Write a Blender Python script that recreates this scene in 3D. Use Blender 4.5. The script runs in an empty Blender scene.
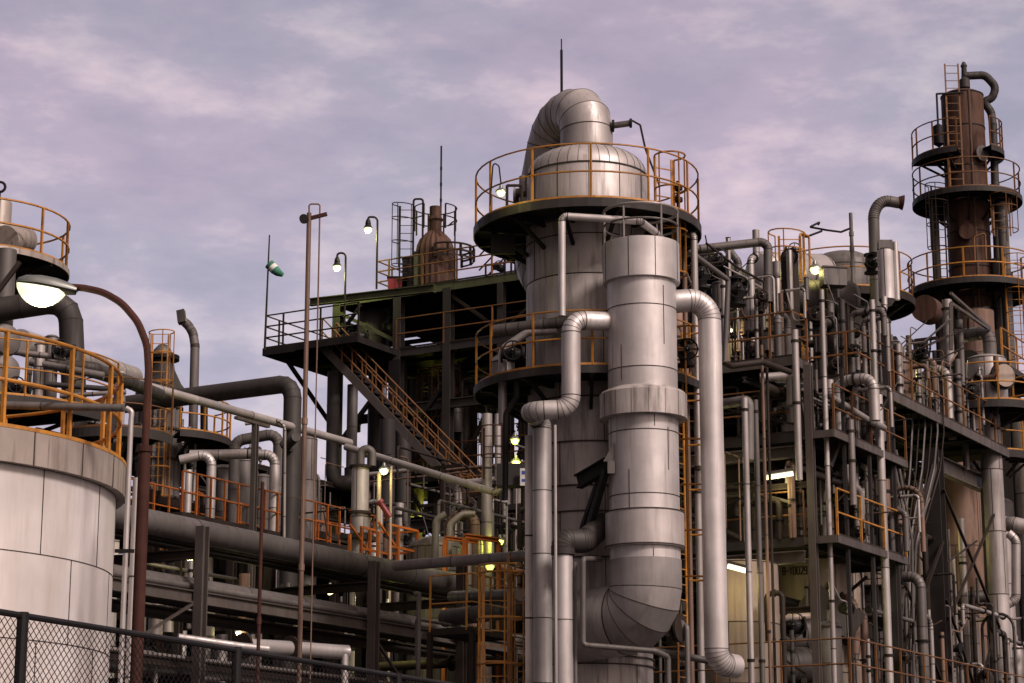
import bpy, math, random
from math import sin, cos, pi, radians
from mathutils import Vector, Matrix
random.seed(11)
V = Vector
# ------------------------------------------------------------------ camera maths
FP, PITCH, EYE = 2200.0, radians(13.2), 1.7
CT, ST = cos(PITCH), sin(PITCH)
def at(px, py, Y):
    u, v = (px-512)/FP, (341.5-py)/FP
    t = Y/(CT-v*ST)
    return V((u*t, Y, EYE+(ST+v*CT)*t))
def zf(py, Y): return at(512, py, Y).z
def pxof(p):
    d = p.y*CT+(p.z-EYE)*ST
    return 512+FP*p.x/d
GA, GB, UP = V((.5, .8660254, 0)), V((-.8660254, .5, 0)), V((0, 0, 1))   # the plant grid
def go(p, d, px):
    c0 = p.y*CT+(p.z-EYE)*ST; dc = d.y*CT+d.z*ST; k = (px-512)/FP
    return p + d*((k*c0-p.x)/(d.x-k*dc))
def setz(p, z): return V((p.x, p.y, z))
col = bpy.context.scene.collection

# ------------------------------------------------------------------ materials
MATS = {}
def mat(name, base, rough=.5, metal=0., stain=None, stain_amt=.5, streak=True, bump=.0, tone=.22, scale=1.6):
    m = bpy.data.materials.new(name); m.use_nodes = True
    nt = m.node_tree; n = nt.nodes; L = nt.links
    b = n['Principled BSDF']
    if max(base) < .09 and not name.startswith('clad'): b.inputs['Specular IOR Level'].default_value = .18; metal = 0
    b.inputs['Metallic'].default_value = metal
    tc = n.new('ShaderNodeTexCoord'); mp = n.new('ShaderNodeMapping')
    mp.inputs['Scale'].default_value = (scale*2.6, scale*2.6, scale*.30) if streak else (scale*2,)*3
    L.new(tc.outputs['Object'], mp.inputs['Vector'])
    oi = n.new('ShaderNodeObjectInfo')
    mul = n.new('ShaderNodeMath'); mul.operation = 'MULTIPLY'; mul.inputs[1].default_value = 37
    L.new(oi.outputs['Random'], mul.inputs[0]); 
    cmb = n.new('ShaderNodeCombineXYZ'); L.new(mul.outputs[0], cmb.inputs[0]); L.new(mul.outputs[0], cmb.inputs[1])
    L.new(cmb.outputs[0], mp.inputs['Location'])
    nz = n.new('ShaderNodeTexNoise'); nz.inputs['Scale'].default_value = 1.; nz.inputs['Detail'].default_value = 6; nz.inputs['Roughness'].default_value = .62
    L.new(mp.outputs[0], nz.inputs['Vector'])
    r = n.new('ShaderNodeValToRGB'); r.color_ramp.elements[0].position = .47; r.color_ramp.elements[1].position = .74
    L.new(nz.outputs['Fac'], r.inputs[0])
    # a coarser blotch layer
    n2 = n.new('ShaderNodeTexNoise'); n2.inputs['Scale'].default_value = .9*scale; n2.inputs['Detail'].default_value = 5
    L.new(tc.outputs['Object'], n2.inputs['Vector'])
    r2 = n.new('ShaderNodeMapRange'); r2.inputs[1].default_value = .35; r2.inputs[2].default_value = .68; r2.inputs[3].default_value = .82; r2.inputs[4].default_value = 1.1
    L.new(n2.outputs['Fac'], r2.inputs[0])
    at_ = n.new('ShaderNodeAttribute'); at_.attribute_name = 'tone'
    tr = n.new('ShaderNodeMapRange'); tr.inputs[3].default_value = 1-tone; tr.inputs[4].default_value = 1+tone
    L.new(at_.outputs['Fac'], tr.inputs[0])
    m1 = n.new('ShaderNodeMath'); m1.operation = 'MULTIPLY'; L.new(r2.outputs[0], m1.inputs[0]); L.new(tr.outputs[0], m1.inputs[1])
    sc = n.new('ShaderNodeVectorMath'); sc.operation = 'SCALE'; sc.inputs[0].default_value = base; L.new(m1.outputs[0], sc.inputs['Scale'])
    mx = n.new('ShaderNodeMix'); mx.data_type = 'RGBA'
    f = n.new('ShaderNodeMath'); f.operation = 'MULTIPLY'; f.inputs[1].default_value = stain_amt; L.new(r.outputs[0], f.inputs[0])
    L.new(f.outputs[0], mx.inputs['Factor']); L.new(sc.outputs[0], mx.inputs['A'])
    s = stain or tuple(c*.35 for c in base)
    mx.inputs['B'].default_value = (*s, 1)
    res = mx.outputs['Result']
    if streak and max(base) > .04:
        m3 = n.new('ShaderNodeMapping'); m3.inputs['Scale'].default_value = (11, 11, .42); L.new(tc.outputs['Object'], m3.inputs['Vector']); L.new(cmb.outputs[0], m3.inputs['Location'])
        n3 = n.new('ShaderNodeTexNoise'); n3.inputs['Scale'].default_value = 1.; n3.inputs['Detail'].default_value = 4; n3.inputs['Roughness'].default_value = .6; L.new(m3.outputs[0], n3.inputs['Vector'])
        r3 = n.new('ShaderNodeMapRange'); r3.inputs[1].default_value = .56; r3.inputs[2].default_value = .70; r3.inputs[4].default_value = min(.8, stain_amt*1.1); L.new(n3.outputs['Fac'], r3.inputs[0])
        gate = n.new('ShaderNodeMapRange'); gate.inputs[1].default_value = .42; gate.inputs[2].default_value = .6; L.new(n2.outputs['Fac'], gate.inputs[0])
        g2 = n.new('ShaderNodeMath'); g2.operation = 'MULTIPLY'; L.new(r3.outputs[0], g2.inputs[0]); L.new(gate.outputs[0], g2.inputs[1])
        mx3 = n.new('ShaderNodeMix'); mx3.data_type = 'RGBA'; L.new(g2.outputs[0], mx3.inputs['Factor']); L.new(res, mx3.inputs['A']); mx3.inputs['B'].default_value = (*[c*.8 for c in s], 1); res = mx3.outputs['Result']
    L.new(res, b.inputs['Base Color'])
    rr = n.new('ShaderNodeMapRange'); rr.inputs[3].default_value = rough; rr.inputs[4].default_value = min(1, rough+.3)
    L.new(r.outputs[0], rr.inputs[0]); L.new(rr.outputs[0], b.inputs['Roughness'])
    if bump:
        bp = n.new('ShaderNodeBump'); bp.inputs['Strength'].default_value = bump; bp.inputs['Distance'].default_value = .02
        L.new(n2.outputs['Fac'], bp.inputs['Height']); L.new(bp.outputs[0], b.inputs['Normal'])
    MATS[name] = m; return m
def emit(name, c, s):
    m = bpy.data.materials.new(name); m.use_nodes = True
    b = m.node_tree.nodes['Principled BSDF']; b.inputs['Base Color'].default_value = (.8, .8, .75, 1)
    b.inputs['Emission Color'].default_value = (*c, 1); b.inputs['Emission Strength'].default_value = s
    MATS[name] = m
mat('clad', (.40, .37, .365), .46, .45, (.10, .07, .058), .5, bump=.3)
mat('clad_clean', (.53, .50, .50), .43, .5, (.20, .15, .13), .42, bump=.3, tone=.16)
mat('clad_stained', (.40, .365, .355), .52, .3, (.055, .038, .03), .8, bump=.25)
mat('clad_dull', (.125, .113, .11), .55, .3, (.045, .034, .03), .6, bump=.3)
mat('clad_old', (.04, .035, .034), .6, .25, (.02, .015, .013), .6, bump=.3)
mat('tank_paint', (.64, .60, .59), .42, .1, (.36, .29, .26), .5, bump=.12, tone=.06, scale=1.0)
mat('tank_rim', (.36, .31, .28), .5, .25, (.10, .07, .055), .8, tone=.2)
mat('vessel_cream', (.30, .24, .20), .5, .1, (.12, .08, .05), .55)
mat('clad_matte', (.27, .25, .25), .52, .35, (.09, .07, .06), .4, bump=.15)
mat('seam', (.05, .04, .037), .7, .2)
mat('steel_dark', (.012, .011, .0115), .6, .2, (.03, .016, .01), .4)
mat('steel_brown', (.026, .019, .016), .62, .15, (.016, .01, .007), .5)
mat('steel_grey', (.036, .033, .033), .5, .15, (.03, .019, .014), .5)
mat('steel_pale', (.08, .069, .065), .45, .3, (.05, .032, .024), .55)
mat('steel_olive', (.075, .083, .045), .55, .1, (.03, .02, .012), .5)
mat('galvanised', (.25, .225, .22), .45, .45, (.08, .055, .042), .4)
mat('amber_paint', (.42, .18, .024), .45, 0, (.13, .05, .015), .75, streak=False, scale=3)
mat('orange_paint', (.33, .088, .012), .48, 0, (.10, .032, .011), .7, streak=False, scale=3)
mat('brown_orange', (.16, .066, .017), .55, 0, (.05, .022, .011), .7, streak=False, scale=3)
mat('rust', (.048, .017, .013), .72, .1, (.10, .05, .04), .45, streak=False, scale=2.5)
mat('rust_shell', (.085, .045, .033), .66, .25, (.022, .013, .01), .85, bump=.4, scale=2.0)
mat('rust_light', (.17, .105, .078), .6, .2, (.05, .024, .016), .7)
mat('black_iron', (.012, .011, .012), .5, .3)
mat('grating', (.010, .009, .010), .8, .1, streak=False)
mat('red_paint', (.20, .012, .014), .45, 0, streak=False)
mat('green_cloth', (.035, .16, .11), .8, 0, streak=False)
mat('white_cloth', (.6, .6, .58), .8, 0, streak=False)
mat('white_plate', (.7, .7, .68), .4, 0, streak=False)
mat('blue_plate', (.04, .08, .35), .4, 0, streak=False)
mat('black_paint', (.012, .012, .012), .6, 0, streak=False)
mat('asphalt', (.05, .048, .05), .85, 0, streak=False)
mat('concrete', (.075, .07, .068), .8, 0, streak=False)
mat('lamp_grey', (.20, .21, .20), .35, .5)
emit('glow_lamp', (1., 1., .60), 1.12)
emit('glow_small', (1., .97, .44), 1.15)
emit('glow_tube', (1., .96, .66), 1.7)
emit('glow_green', (.95, .95, .16), 1.0)

# ------------------------------------------------------------------ mesh builder
def fillet(pts, br, seg=5):
    pts = [V(p) for p in pts]
    if br <= 0 or len(pts) < 3: return pts, set()
    out = [pts[0]]; bends = set()
    for i in range(1, len(pts)-1):
        a, p, c = pts[i-1], pts[i], pts[i+1]
        d1, d2 = (a-p), (c-p); l1, l2 = d1.length, d2.length
        if l1 < 1e-6 or l2 < 1e-6: continue
        d1 /= l1; d2 /= l2
        ang = d1.angle(d2)
        if ang > 3.1: out.append(p); continue
        t = min(br/max(1e-4, math.tan(ang/2)), l1*.495, l2*.495); r = t*math.tan(ang/2)
        n = (d1+d2).normalized(); cen = p+n*(r/sin(ang/2))
        s0 = p+d1*t-cen; s1 = p+d2*t-cen; tot = s0.angle(s1)
        for k in range(seg+1):
            f = k/seg
            q = (s0*sin((1-f)*tot)+s1*sin(f*tot))/sin(tot)
            bends.add(len(out)); out.append(cen+q)
    out.append(pts[-1]); return out, bends
def arc(c, r, a0=0, a1=360, n=None, z=None):
    n = n or max(4, int(abs(a1-a0)/9))
    z = c.z if z is None else z
    return [V((c.x+r*cos(radians(a0+(a1-a0)*k/n)), c.y+r*sin(radians(a0+(a1-a0)*k/n)), z)) for k in range(n+1)]

class MB:
    def __init__(s): s.v=[]; s.f=[]; s.mi=[]; s.t=[]; s.mats=[]
    def m(s, name):
        if name not in s.mats: s.mats.append(name)
        return s.mats.index(name)
    def add(s, vs, fs, mt, tone=None):
        o = len(s.v); s.v += [tuple(x) for x in vs]; i = s.m(mt)
        t = random.random() if tone is None else tone
        for k, f in enumerate(fs):
            s.f.append(tuple(o+j for j in f)); s.mi.append(i); s.t.append(t[k] if isinstance(t, list) else t)
        return s
    def obox(s, c, ex, ey, ez, mt):   # centre and three half-extent vectors
        vs = [c+ex*i+ey*j+ez*k for i in (-1,1) for j in (-1,1) for k in (-1,1)]
        return s.add(vs, [(0,1,3,2),(4,6,7,5),(0,4,5,1),(2,3,7,6),(0,2,6,4),(1,5,7,3)], mt)
    def box(s, c, sx, sy, sz, mt, d=GA):   # sx along d, sy across, sz up; c is the centre
        e = V((-d.y, d.x, 0)); return s.obox(V(c), d*sx/2, e*sy/2, UP*sz/2, mt)
    def bar(s, p, q, w, h, mt, up=UP):
        p, q = V(p), V(q); d = q-p; L = d.length; d /= L
        side = d.cross(up)
        if side.length < 1e-3: side = d.cross(GA)
        side.normalize(); u = side.cross(d)
        return s.obox((p+q)/2, d*L/2, side*w/2, u*h/2, mt)
    def ibeam(s, p, q, w, h, mt, up=UP, t=.03):
        p, q = V(p), V(q); d = (q-p); L = d.length; d /= L
        side = d.cross(up)
        if side.length < 1e-3: side = d.cross(up if abs(up.z) < .5 else GA)
        side.normalize(); u = side.cross(d); c = (p+q)/2
        s.obox(c+u*(h/2-t/2), d*L/2, side*w/2, u*t/2, mt); s.obox(c-u*(h/2-t/2), d*L/2, side*w/2, u*t/2, mt)
        return s.obox(c, d*L/2, side*t/2, u*(h/2-t+.002), mt)
    def loft(s, rings, mt, cap=True, tone=None):
        n = len(rings[0]); vs = [p for r in rings for p in r]; fs = []
        for i in range(len(rings)-1):
            for k in range(n):
                a=i*n+k; b=i*n+(k+1)%n; fs.append((a,b,b+n,a+n))
        if isinstance(tone, list): tone = [t for t in tone for _ in range(n)]
        if cap:
            fs += [tuple(range(n))[::-1], tuple((len(rings)-1)*n+k for k in range(n))]
            if isinstance(tone, list): tone += [tone[0], tone[-1]]
        return s.add(vs, fs, mt, tone)
    def tube(s, pts, r, mt, n=10, br=None, seg=5, seam=None, seam_bend=True, rs=None, closed=False, sw=.02, sr=.005):
        br = r*1.8 if br is None else br
        pts, bends = fillet(pts, br, seg)
        P = []; B = []
        for i, p in enumerate(pts):     # drop duplicate points
            if P and (p-P[-1]).length < 1e-4: continue
            P.append(p); B.append(i in bends)
        if seam and not closed:        # split the straights so panels can differ in tone
            Q=[P[0]]; QB=[B[0]]; marks=[]
            for i in range(1, len(P)):
                d=P[i]-P[i-1]; k=int(d.length/seam)
                if not (B[i] and B[i-1]):
                    for j in range(1, k+1):
                        Q.append(P[i-1]+d*(j/(k+1))); QB.append(True)
                Q.append(P[i]); QB.append(B[i])
            P, B = Q, QB
        T = []
        N = len(P)
        for i in range(N):
            a = P[(i-1)%N] if (closed or i>0) else P[0]; c = P[(i+1)%N] if (closed or i<N-1) else P[-1]
            T.append((c-a).normalized())
        ref = UP if abs(T[0].z) < .9 else GA
        x = (ref-T[0]*ref.dot(T[0])).normalized(); rings = []; fr = []
        for i in range(N):
            if i: x = (x-T[i]*x.dot(T[i])).normalized()
            y = T[i].cross(x); R = r if rs is None else rs[min(i, len(rs)-1)]
            # keep mitred section width
            rings.append([P[i]+(x*cos(2*pi*k/n)+y*sin(2*pi*k/n))*R for k in range(n)]); fr.append((x.copy(), y))
        if closed: rings.append(rings[0])
        tn = [random.random() for _ in rings[:-1]] if seam else None
        s.loft(rings, mt, cap=not closed, tone=tn)
        if seam:
            for i in range(1, N-1):
                if B[i] and (seam_bend or (P[i]-P[i-1]).length > seam*.4):
                    xx, yy = fr[i]; R=r+sr; sw_ = sw if (P[i]-P[i-1]).length > r*.9 or (P[i+1]-P[i]).length > r*.9 else sw*.45
                    rr=[[P[i]+T[i]*o+(xx*cos(2*pi*k/n)+yy*sin(2*pi*k/n))*R for k in range(n)] for o in (-sw_/2, sw_/2)]
                    s.loft(rr, 'seam', cap=True)
        return s
    def cyl(s, p, q, r, mt, n=14, r2=None):
        return s.tube([p, q], r, mt, n, rs=None if r2 is None else [r, r2])
    def lathe(s, c, prof, mt, n=36, tones=None, flute=0):
        rings=[[V((c.x+r*cos(2*pi*k/n), c.y+r*sin(2*pi*k/n), z)) for k in range(n)] for r, z in prof]
        return s.loft(rings, mt, True, tones)
    def ring(s, c, r, R, mt, n=8, m=40, a0=0, a1=360, z=None):
        p = arc(c, R, a0, a1, m, z)
        if abs(a1-a0) >= 360: return s.tube(p[:-1], r, mt, n, br=0, closed=True)
        return s.tube(p, r, mt, n, br=0)
    def build(s, name, parent=None, sharp=32):
        if not s.v: return None
        me = bpy.data.meshes.new(name)
        if parent is not None:
            b = origin(parent)
        else:
            xs=[p[0] for p in s.v]; ys=[p[1] for p in s.v]; zs=[p[2] for p in s.v]
            b = V(((min(xs)+max(xs))/2, (min(ys)+max(ys))/2, min(zs)))
        me.from_pydata([(p[0]-b.x, p[1]-b.y, p[2]-b.z) for p in s.v], [], s.f)
        for n_ in s.mats: me.materials.append(MATS[n_])
        me.polygons.foreach_set('material_index', s.mi)
        a = me.attributes.new('tone', 'FLOAT', 'FACE'); a.data.foreach_set('value', s.t)
        me.polygons.foreach_set('use_smooth', [True]*len(s.f)); me.set_sharp_from_angle(angle=radians(sharp))
        me.update()
        o = bpy.data.objects.new(name, me); col.objects.link(o)
        if parent is not None: o.parent = parent
        else: o.location = b
        o['_w'] = tuple(b); ORG[o.name] = b
        return o
ORG = {}
def origin(o): return ORG[o.name]
SEEN_LABELS = {}
def tag(o, label, cat, group=None):
    o['label'] = label; o['category'] = cat
    if group: o['group'] = group
    if '_w' in o: del o['_w']
    return o
def thing(name, label, cat, base, group=None):
    o = bpy.data.objects.new(name, None); col.objects.link(o); o.location = base; o.empty_display_size = .2
    ORG[o.name] = V(base); return tag(o, label, cat, group)
def solo(mb, name, label, cat, group=None): return tag(mb.build(name), label, cat, group)
def struct(mb, name):
    o = mb.build(name); o['kind'] = 'structure'; return o

# ------------------------------------------------------------------ kit
def rail(mb, pts, mt, h=1.1, r=.022, step=1.3, toe=True, posts_at_ends=True, mid=1, n=6, toemat=None):
    pts = [V(p) for p in pts]; r = r*.82
    mb.tube([p+UP*h for p in pts], r, mt, n, br=0)
    for k in range(mid): mb.tube([p+UP*h*(k+1)/(mid+1) for p in pts], r*1.05, mt, n, br=0)
    if toe:
        for a, b in zip(pts, pts[1:]): mb.bar(a+UP*.04, b+UP*.04, .012, .065, toemat or mt)
    d = 0; last = -9; tot = sum((b-a).length for a, b in zip(pts, pts[1:])); k = max(1, round(tot/step)); nxt = 0; i = 0
    acc = 0
    for a, b in zip(pts, pts[1:]):
        L = (b-a).length
        while nxt <= acc+L+1e-4:
            p = a+(b-a)*((nxt-acc)/L) if L else a
            mb.bar(p, p+UP*(h-.01), r*2.1, r*1.6, mt)
            nxt += tot/k
        acc += L
def ladder(par, base, top, d, mt, w=.42, cage=True, back=V((0,-1,0)), step=.3, name='ladder', hoop_from=2.2, R=.36, standoff=0, ext=0.):
    """ladder standing at base, d = sideways direction, back = direction the climber's back faces"""
    mb = MB(); base = V(base); H = top-base.z
    for s in (-1, 1): mb.bar(base+d*s*w/2, base+d*s*w/2+UP*(H+ext), .06, .02, mt, up=back)
    k = int((H+ext)/step)
    for i in range(1, k+1): 
        z = UP*(i*step); mb.bar(base-d*w/2+z, base+d*w/2+z, .022, .022, mt)
    lad = mb.build(name, par)
    if cage and H > hoop_from:
        c = MB(); cen = base+back*R*.75
        def hoop(z): 
            pts = []
            for q in range(11):
                a = radians(-40+260*q/10)
                pts.append(cen+d*cos(a)*R+back*sin(a)*R+UP*z)
            return pts
        zs = [hoop_from+i*.9 for i in range(int((H+ext-hoop_from)/.9)+1)]+[H+ext-.02]
        for z in zs: c.tube(hoop(z), .02, mt, 5, br=0)
        for q in (0, 2, 5, 8, 10):
            h0 = hoop(zs[0])[q]; c.bar(h0, h0+UP*(zs[-1]-zs[0]), .03, .012, mt)
        c.build('safety_cage', par)
    return lad
def round_platform(par, c, z, rin, rout, a0=0, a1=360, rail_mt='amber_paint', deck_mt='grating', edge='steel_grey', h=1.1, rr=.022, step=1.3, brackets=8, drop=.5, rail_a=None, mid=1, edgeh=.2):
    mb = MB(); n = max(6, int((a1-a0)/7)); A_ = [radians(a0+(a1-a0)*k/n) for k in range(n+1)]
    full = a1-a0 >= 360
    P = lambda r, a, zz: V((c.x+r*cos(a), c.y+r*sin(a), zz))
    for i in range(n):
        a, b = A_[i], A_[i+1]
        vs = [P(rin,a,z),P(rout,a,z),P(rout,b,z),P(rin,b,z),P(rin,a,z-.05),P(rout,a,z-.05),P(rout,b,z-.05),P(rin,b,z-.05)]
        mb.add(vs, [(0,1,2,3),(4,7,6,5),(1,5,6,2),(0,3,7,4),(0,4,5,1),(3,2,6,7)], deck_mt)
    dk = mb.build('deck', par)
    e = MB()
    prof = [(rout+.002, -edgeh), (rout+.03, -edgeh), (rout+.03, .02), (rout+.002, .02)]
    for i in range(n):
        a, b = A_[i], A_[i+1]
        vs = [P(r, a, z+o) for r, o in prof]+[P(r, b, z+o) for r, o in prof]
        e.add(vs, [(0,1,5,4),(1,2,6,5),(2,3,7,6),(3,0,4,7),(0,3,2,1),(4,5,6,7)], edge, .5)
    e.build('edge_plate', dk)
    b_ = MB()
    for k in range(brackets):
        a = radians(a0+(a1-a0)*(k+.5)/brackets)
        i0, o0 = P(rin-.02, a, z-.12), P(rout-.02, a, z-.12)
        b_.bar(i0, o0, .08, .12, 'steel_dark')
        b_.bar(P(rin-.02, a, z-.12-drop), P(rin+(rout-rin)*.75, a, z-.15), .07, .07, 'steel_dark')
    b_.build('bracket', par)
    r_ = MB(); ra = rail_a or (a0, a1)
    rail(r_, [V((p.x, p.y, z)) for p in arc(c, rout-.02, ra[0], ra[1], max(6, int((ra[1]-ra[0])/8)))], rail_mt, h, rr, step, mid=mid)
    r_.build('railing', par)
def flange(mb, p, d, r, mt='black_iron', t=.05, n=14):
    p = V(p); d = V(d).normalized(); mb.cyl(p-d*t/2, p+d*t/2, r, mt, n)
def wheel(mb, p, d, r, mt='black_iron'):
    p = V(p); d = V(d).normalized(); x = d.cross(UP if abs(d.z) < .9 else GA).normalized(); y = d.cross(x)
    mb.tube([p+(x*cos(2*pi*k/14)+y*sin(2*pi*k/14))*r for k in range(14)], .018, mt, 5, br=0, closed=True)
    for k in range(2):
        v = x*cos(k*pi/2)+y*sin(k*pi/2); mb.bar(p-v*r, p+v*r, .016, .016, mt)
def valve(p, axis, label, s=1., mt='black_iron', wd=V((0,-1,0)), group=None):
    t = thing('valve', label, 'valve', p, group); p = V(p); axis = V(axis).normalized()
    b = MB(); b.tube([p-axis*.22*s, p-axis*.1*s, p, p+axis*.1*s, p+axis*.22*s], .1, mt, 12, br=0, rs=[.09*s,.12*s,.17*s,.12*s,.09*s])
    for k in (-1, 1): flange(b, p+axis*.22*s*k, axis, .17*s, mt)
    b.cyl(p, p+wd*.36*s, .055*s, mt); b.build('body', t)
    w = MB(); wheel(w, p+wd*.38*s, wd, .19*s, mt); w.cyl(p+wd*.3*s, p+wd*.45*s, .015, 'galvanised', 6); w.build('handwheel', t); return t
def pipe(label, pts, r, mt='galvanised', name='pipe', seam=None, n=12, br=None, flg=(), group=None, cat='pipe', seg=5, **k):
    mb = MB(); mb.tube(pts, r, mt, n, br=br, seam=seam, seg=seg, **k)
    for p, d in flg: flange(mb, p, d, r*1.7, 'steel_brown')
    return solo(mb, name, label, cat, group)
def vessel(label, c, z0, z1, r, mt, name='vessel', seam=1.2, dome=.45, n=36, cat='vessel', group=None, rings=True, vseam=3, nozzles=(), phase=-1.9):
    t = thing(name, label, cat, setz(c, z0), group)
    mb = MB(); prof = []; k = max(1, int((z1-z0)/seam)); rows = []
    for i in range(k+1): rows.append((r, z0+(z1-z0)*i/k))
    full = [(r*.02, z0)]+rows
    if dome: full += [(r*cos(a), z1+r*dome*sin(a)) for a in (radians(x) for x in (12,26,40,54,68,80))]+[(r*.05, z1+r*dome)]
    else: full += [(r*.02, z1+.01)]
    mb.lathe(c, full, mt, n, [random.random() for _ in range(len(full)-1)])
    mb.build('shell', t)
    s = MB()
    for i in range(k+1):
        z = rows[i][1]; s.lathe(c, [(r-.01, z-.012), (r+.006, z-.012), (r+.006, z+.012), (r-.01, z+.012)], 'seam', n)
        if i < k:
            for q in range(vseam):
                a = phase+q*2*pi/vseam+(i%2)*.9
                p = V((c.x+(r+.001)*cos(a), c.y+(r+.001)*sin(a), 0)); tn = V((-sin(a), cos(a), 0))
                s.obox(setz(p, (rows[i][1]+rows[i+1][1])/2), tn*.008, V((cos(a), sin(a), 0))*.005, UP*((z1-z0)/k/2), 'seam')
    s.build('cladding_bands', t)
    for (a, z, rr, L) in nozzles:
        a = radians(a); d = V((cos(a), sin(a), 0)); p = V((c.x, c.y, z))
        q = MB(); q.cyl(p+d*(r-.05), p+d*(r+L), rr, mt); flange(q, p+d*(r+L), d, rr*1.5, 'steel_brown', .07); q.build('nozzle', t)
    return t
def hvessel(label, p, q, r, mt, name='drum', cat='drum', group=None):
    p, q = V(p), V(q); d = (q-p).normalized(); t = thing(name, label, cat, (p+q)/2-UP*r*1.3, group)
    mb = MB(); L = (q-p).length; ks=[-.4,-.34,-.2,0]; rs_=[.15,.6,.9,1]
    pts=[p+d*r*k for k in ks]+[p+(q-p)*x for x in (.25,.5,.75)]+[q-d*r*k for k in ks[::-1]]
    mb.tube(pts, r, mt, 24, br=0, rs=[r*x for x in rs_]+[r]*3+[r*x for x in rs_[::-1]]); mb.build('shell', t)
    s = MB()
    for x in (.02,.34,.66,.98): c=p+(q-p)*x; s.tube([c-d*.015, c+d*.015], r+.008, 'seam', 24)
    s.build('cladding_bands', t)
    s = MB(); e = d.cross(UP)
    for x in (.2,.8): c=p+(q-p)*x; s.obox(c-UP*r*.9, d*.08, e*r*.75, UP*r*.4, 'steel_brown')
    s.build('saddle', t); return t
def lamp_light(p, energy, color=(1,.86,.42), r=.12):
    l = bpy.data.lights.new('lamp_light', 'POINT'); l.energy = energy; l.color = color; l.shadow_soft_size = r
    o = bpy.data.objects.new('lamp_light', l); o.location = p; col.objects.link(o); return o
def bulkhead(p, label, e=60, r=.09, color=(1,.88,.3), glow='glow_small', group='small lamps among the steelwork', light_off=V((0,-.25,-.15))):
    p = V(p); t = thing('work_lamp', label, 'lamp', p-UP*r, group)
    b = MB(); b.lathe(p, [(.02, p.z-r*1.1), (r*.6, p.z-r*.9), (r, p.z-r*.2), (r*.95, p.z+r*.1)], glow, 14); b.build('bulb', t)
    c = MB(); c.lathe(p, [(r*1.25, p.z+r*.1), (r*1.2, p.z+r*.3), (r*.5, p.z+r*.9), (r*.3, p.z+r*1.6)], 'lamp_grey', 14); c.build('lamp_shade', t)
    if e: lamp_light(p+light_off, e*1.2, color)
    return t
class Frame:
    """a steel frame on the plant grid; each column, beam, brace, deck and railing is a part"""
    def __init__(s, label, O, name='steel_frame', mt='steel_grey', group=None):
        s.O = setz(V(O), 0); s.t = thing(name, label, 'steel frame', s.O, group); s.mt = mt
    def P(s, a, b, z=0): return s.O+GA*a+GB*b+UP*z
    def column(s, a, b, z1, w=.26, z0=0, mt=None):
        mb = MB(); mb.ibeam(s.P(a,b,z0), s.P(a,b,z1), w, w, mt or s.mt, up=GA); mb.build('column', s.t)
    def beam(s, p, q, h=.26, w=.16, mt=None):
        mb = MB(); mb.ibeam(s.P(*p), s.P(*q), w, h, mt or s.mt); mb.build('beam', s.t)
    def brace(s, p, q, w=.09, mt=None):
        mb = MB(); mb.bar(s.P(*p), s.P(*q), w, w*.8, mt or s.mt); mb.build('brace', s.t)
    def deck(s, a0, a1, b0, b1, z, joists=True, edge=None, t=.05, eh=.24):
        eh *= .78
        mb = MB(); c = s.P((a0+a1)/2, (b0+b1)/2, z-t/2)
        mb.obox(c, GA*(a1-a0)/2, GB*(b1-b0)/2, UP*t/2, 'grating'); d = mb.build('deck', s.t)
        if joists:
            mb = MB(); k = max(1, int(abs(a1-a0)/1.4))
            for i in range(1, k): a = a0+(a1-a0)*i/k; mb.bar(s.P(a, b0, z-t-.06), s.P(a, b1, z-t-.06), .07, .12, 'steel_dark')
            if mb.v: mb.build('joist', d)
        e = MB(); hh = eh
        for p, q in (((a0,b0),(a1,b0)), ((a1,b0),(a1,b1)), ((a1,b1),(a0,b1)), ((a0,b1),(a0,b0))):
            e.bar(s.P(*p, z-hh/2+.01), s.P(*q, z-hh/2+.01), .05, hh, edge or s.mt)
        e.build('edge_beam', d)
    def rail(s, pts, z, mt='orange_paint', **k):
        mb = MB(); k.setdefault('toemat', 'steel_brown'); rail(mb, [s.P(a, b, z) for a, b in pts], mt, **k); mb.build('railing', s.t)

# ================================================================== camera, sky, sun
sc = bpy.context.scene
cam = bpy.data.cameras.new('camera'); cam.sensor_width = 36; cam.lens = FP*36/1024; cam.clip_end = 5000; cam.clip_start = .2
co = bpy.data.objects.new('camera', cam); co.location = (0, 0, EYE); co.rotation_euler = (pi/2+PITCH, 0, 0); col.objects.link(co); sc.camera = co
SUN_AZ, SUN_EL = radians(44), radians(40)      # behind the camera, to its right
sd = V((sin(SUN_AZ)*cos(SUN_EL), -cos(SUN_AZ)*cos(SUN_EL), sin(SUN_EL)))
w = bpy.data.worlds.new('World'); sc.world = w; w.use_nodes = True
nt = w.node_tree; n = nt.nodes; L = nt.links; n.clear()
out = n.new('ShaderNodeOutputWorld'); bg = n.new('ShaderNodeBackground'); bg.inputs['Strength'].default_value = 1.0
L.new(bg.outputs[0], out.inputs[0])
sky = n.new('ShaderNodeTexSky'); sky.sky_type = 'NISHITA'; sky.sun_disc = False; sky.sun_elevation = SUN_EL
sky.sun_rotation = math.atan2(sd.x, sd.y); sky.air_density = 1.5; sky.dust_density = 3
tc = n.new('ShaderNodeTexCoord')
def noise(scale, detail, rough, mscale, dist=0., off=(0,0,0)):
    mp = n.new('ShaderNodeMapping'); mp.inputs['Scale'].default_value = mscale; mp.inputs['Location'].default_value = off
    L.new(tc.outputs['Generated'], mp.inputs[0])
    z = n.new('ShaderNodeTexNoise'); z.inputs['Scale'].default_value = scale; z.inputs['Detail'].default_value = detail
    z.inputs['Roughness'].default_value = rough; z.inputs['Distortion'].default_value = dist
    L.new(mp.outputs[0], z.inputs['Vector']); return z
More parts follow.
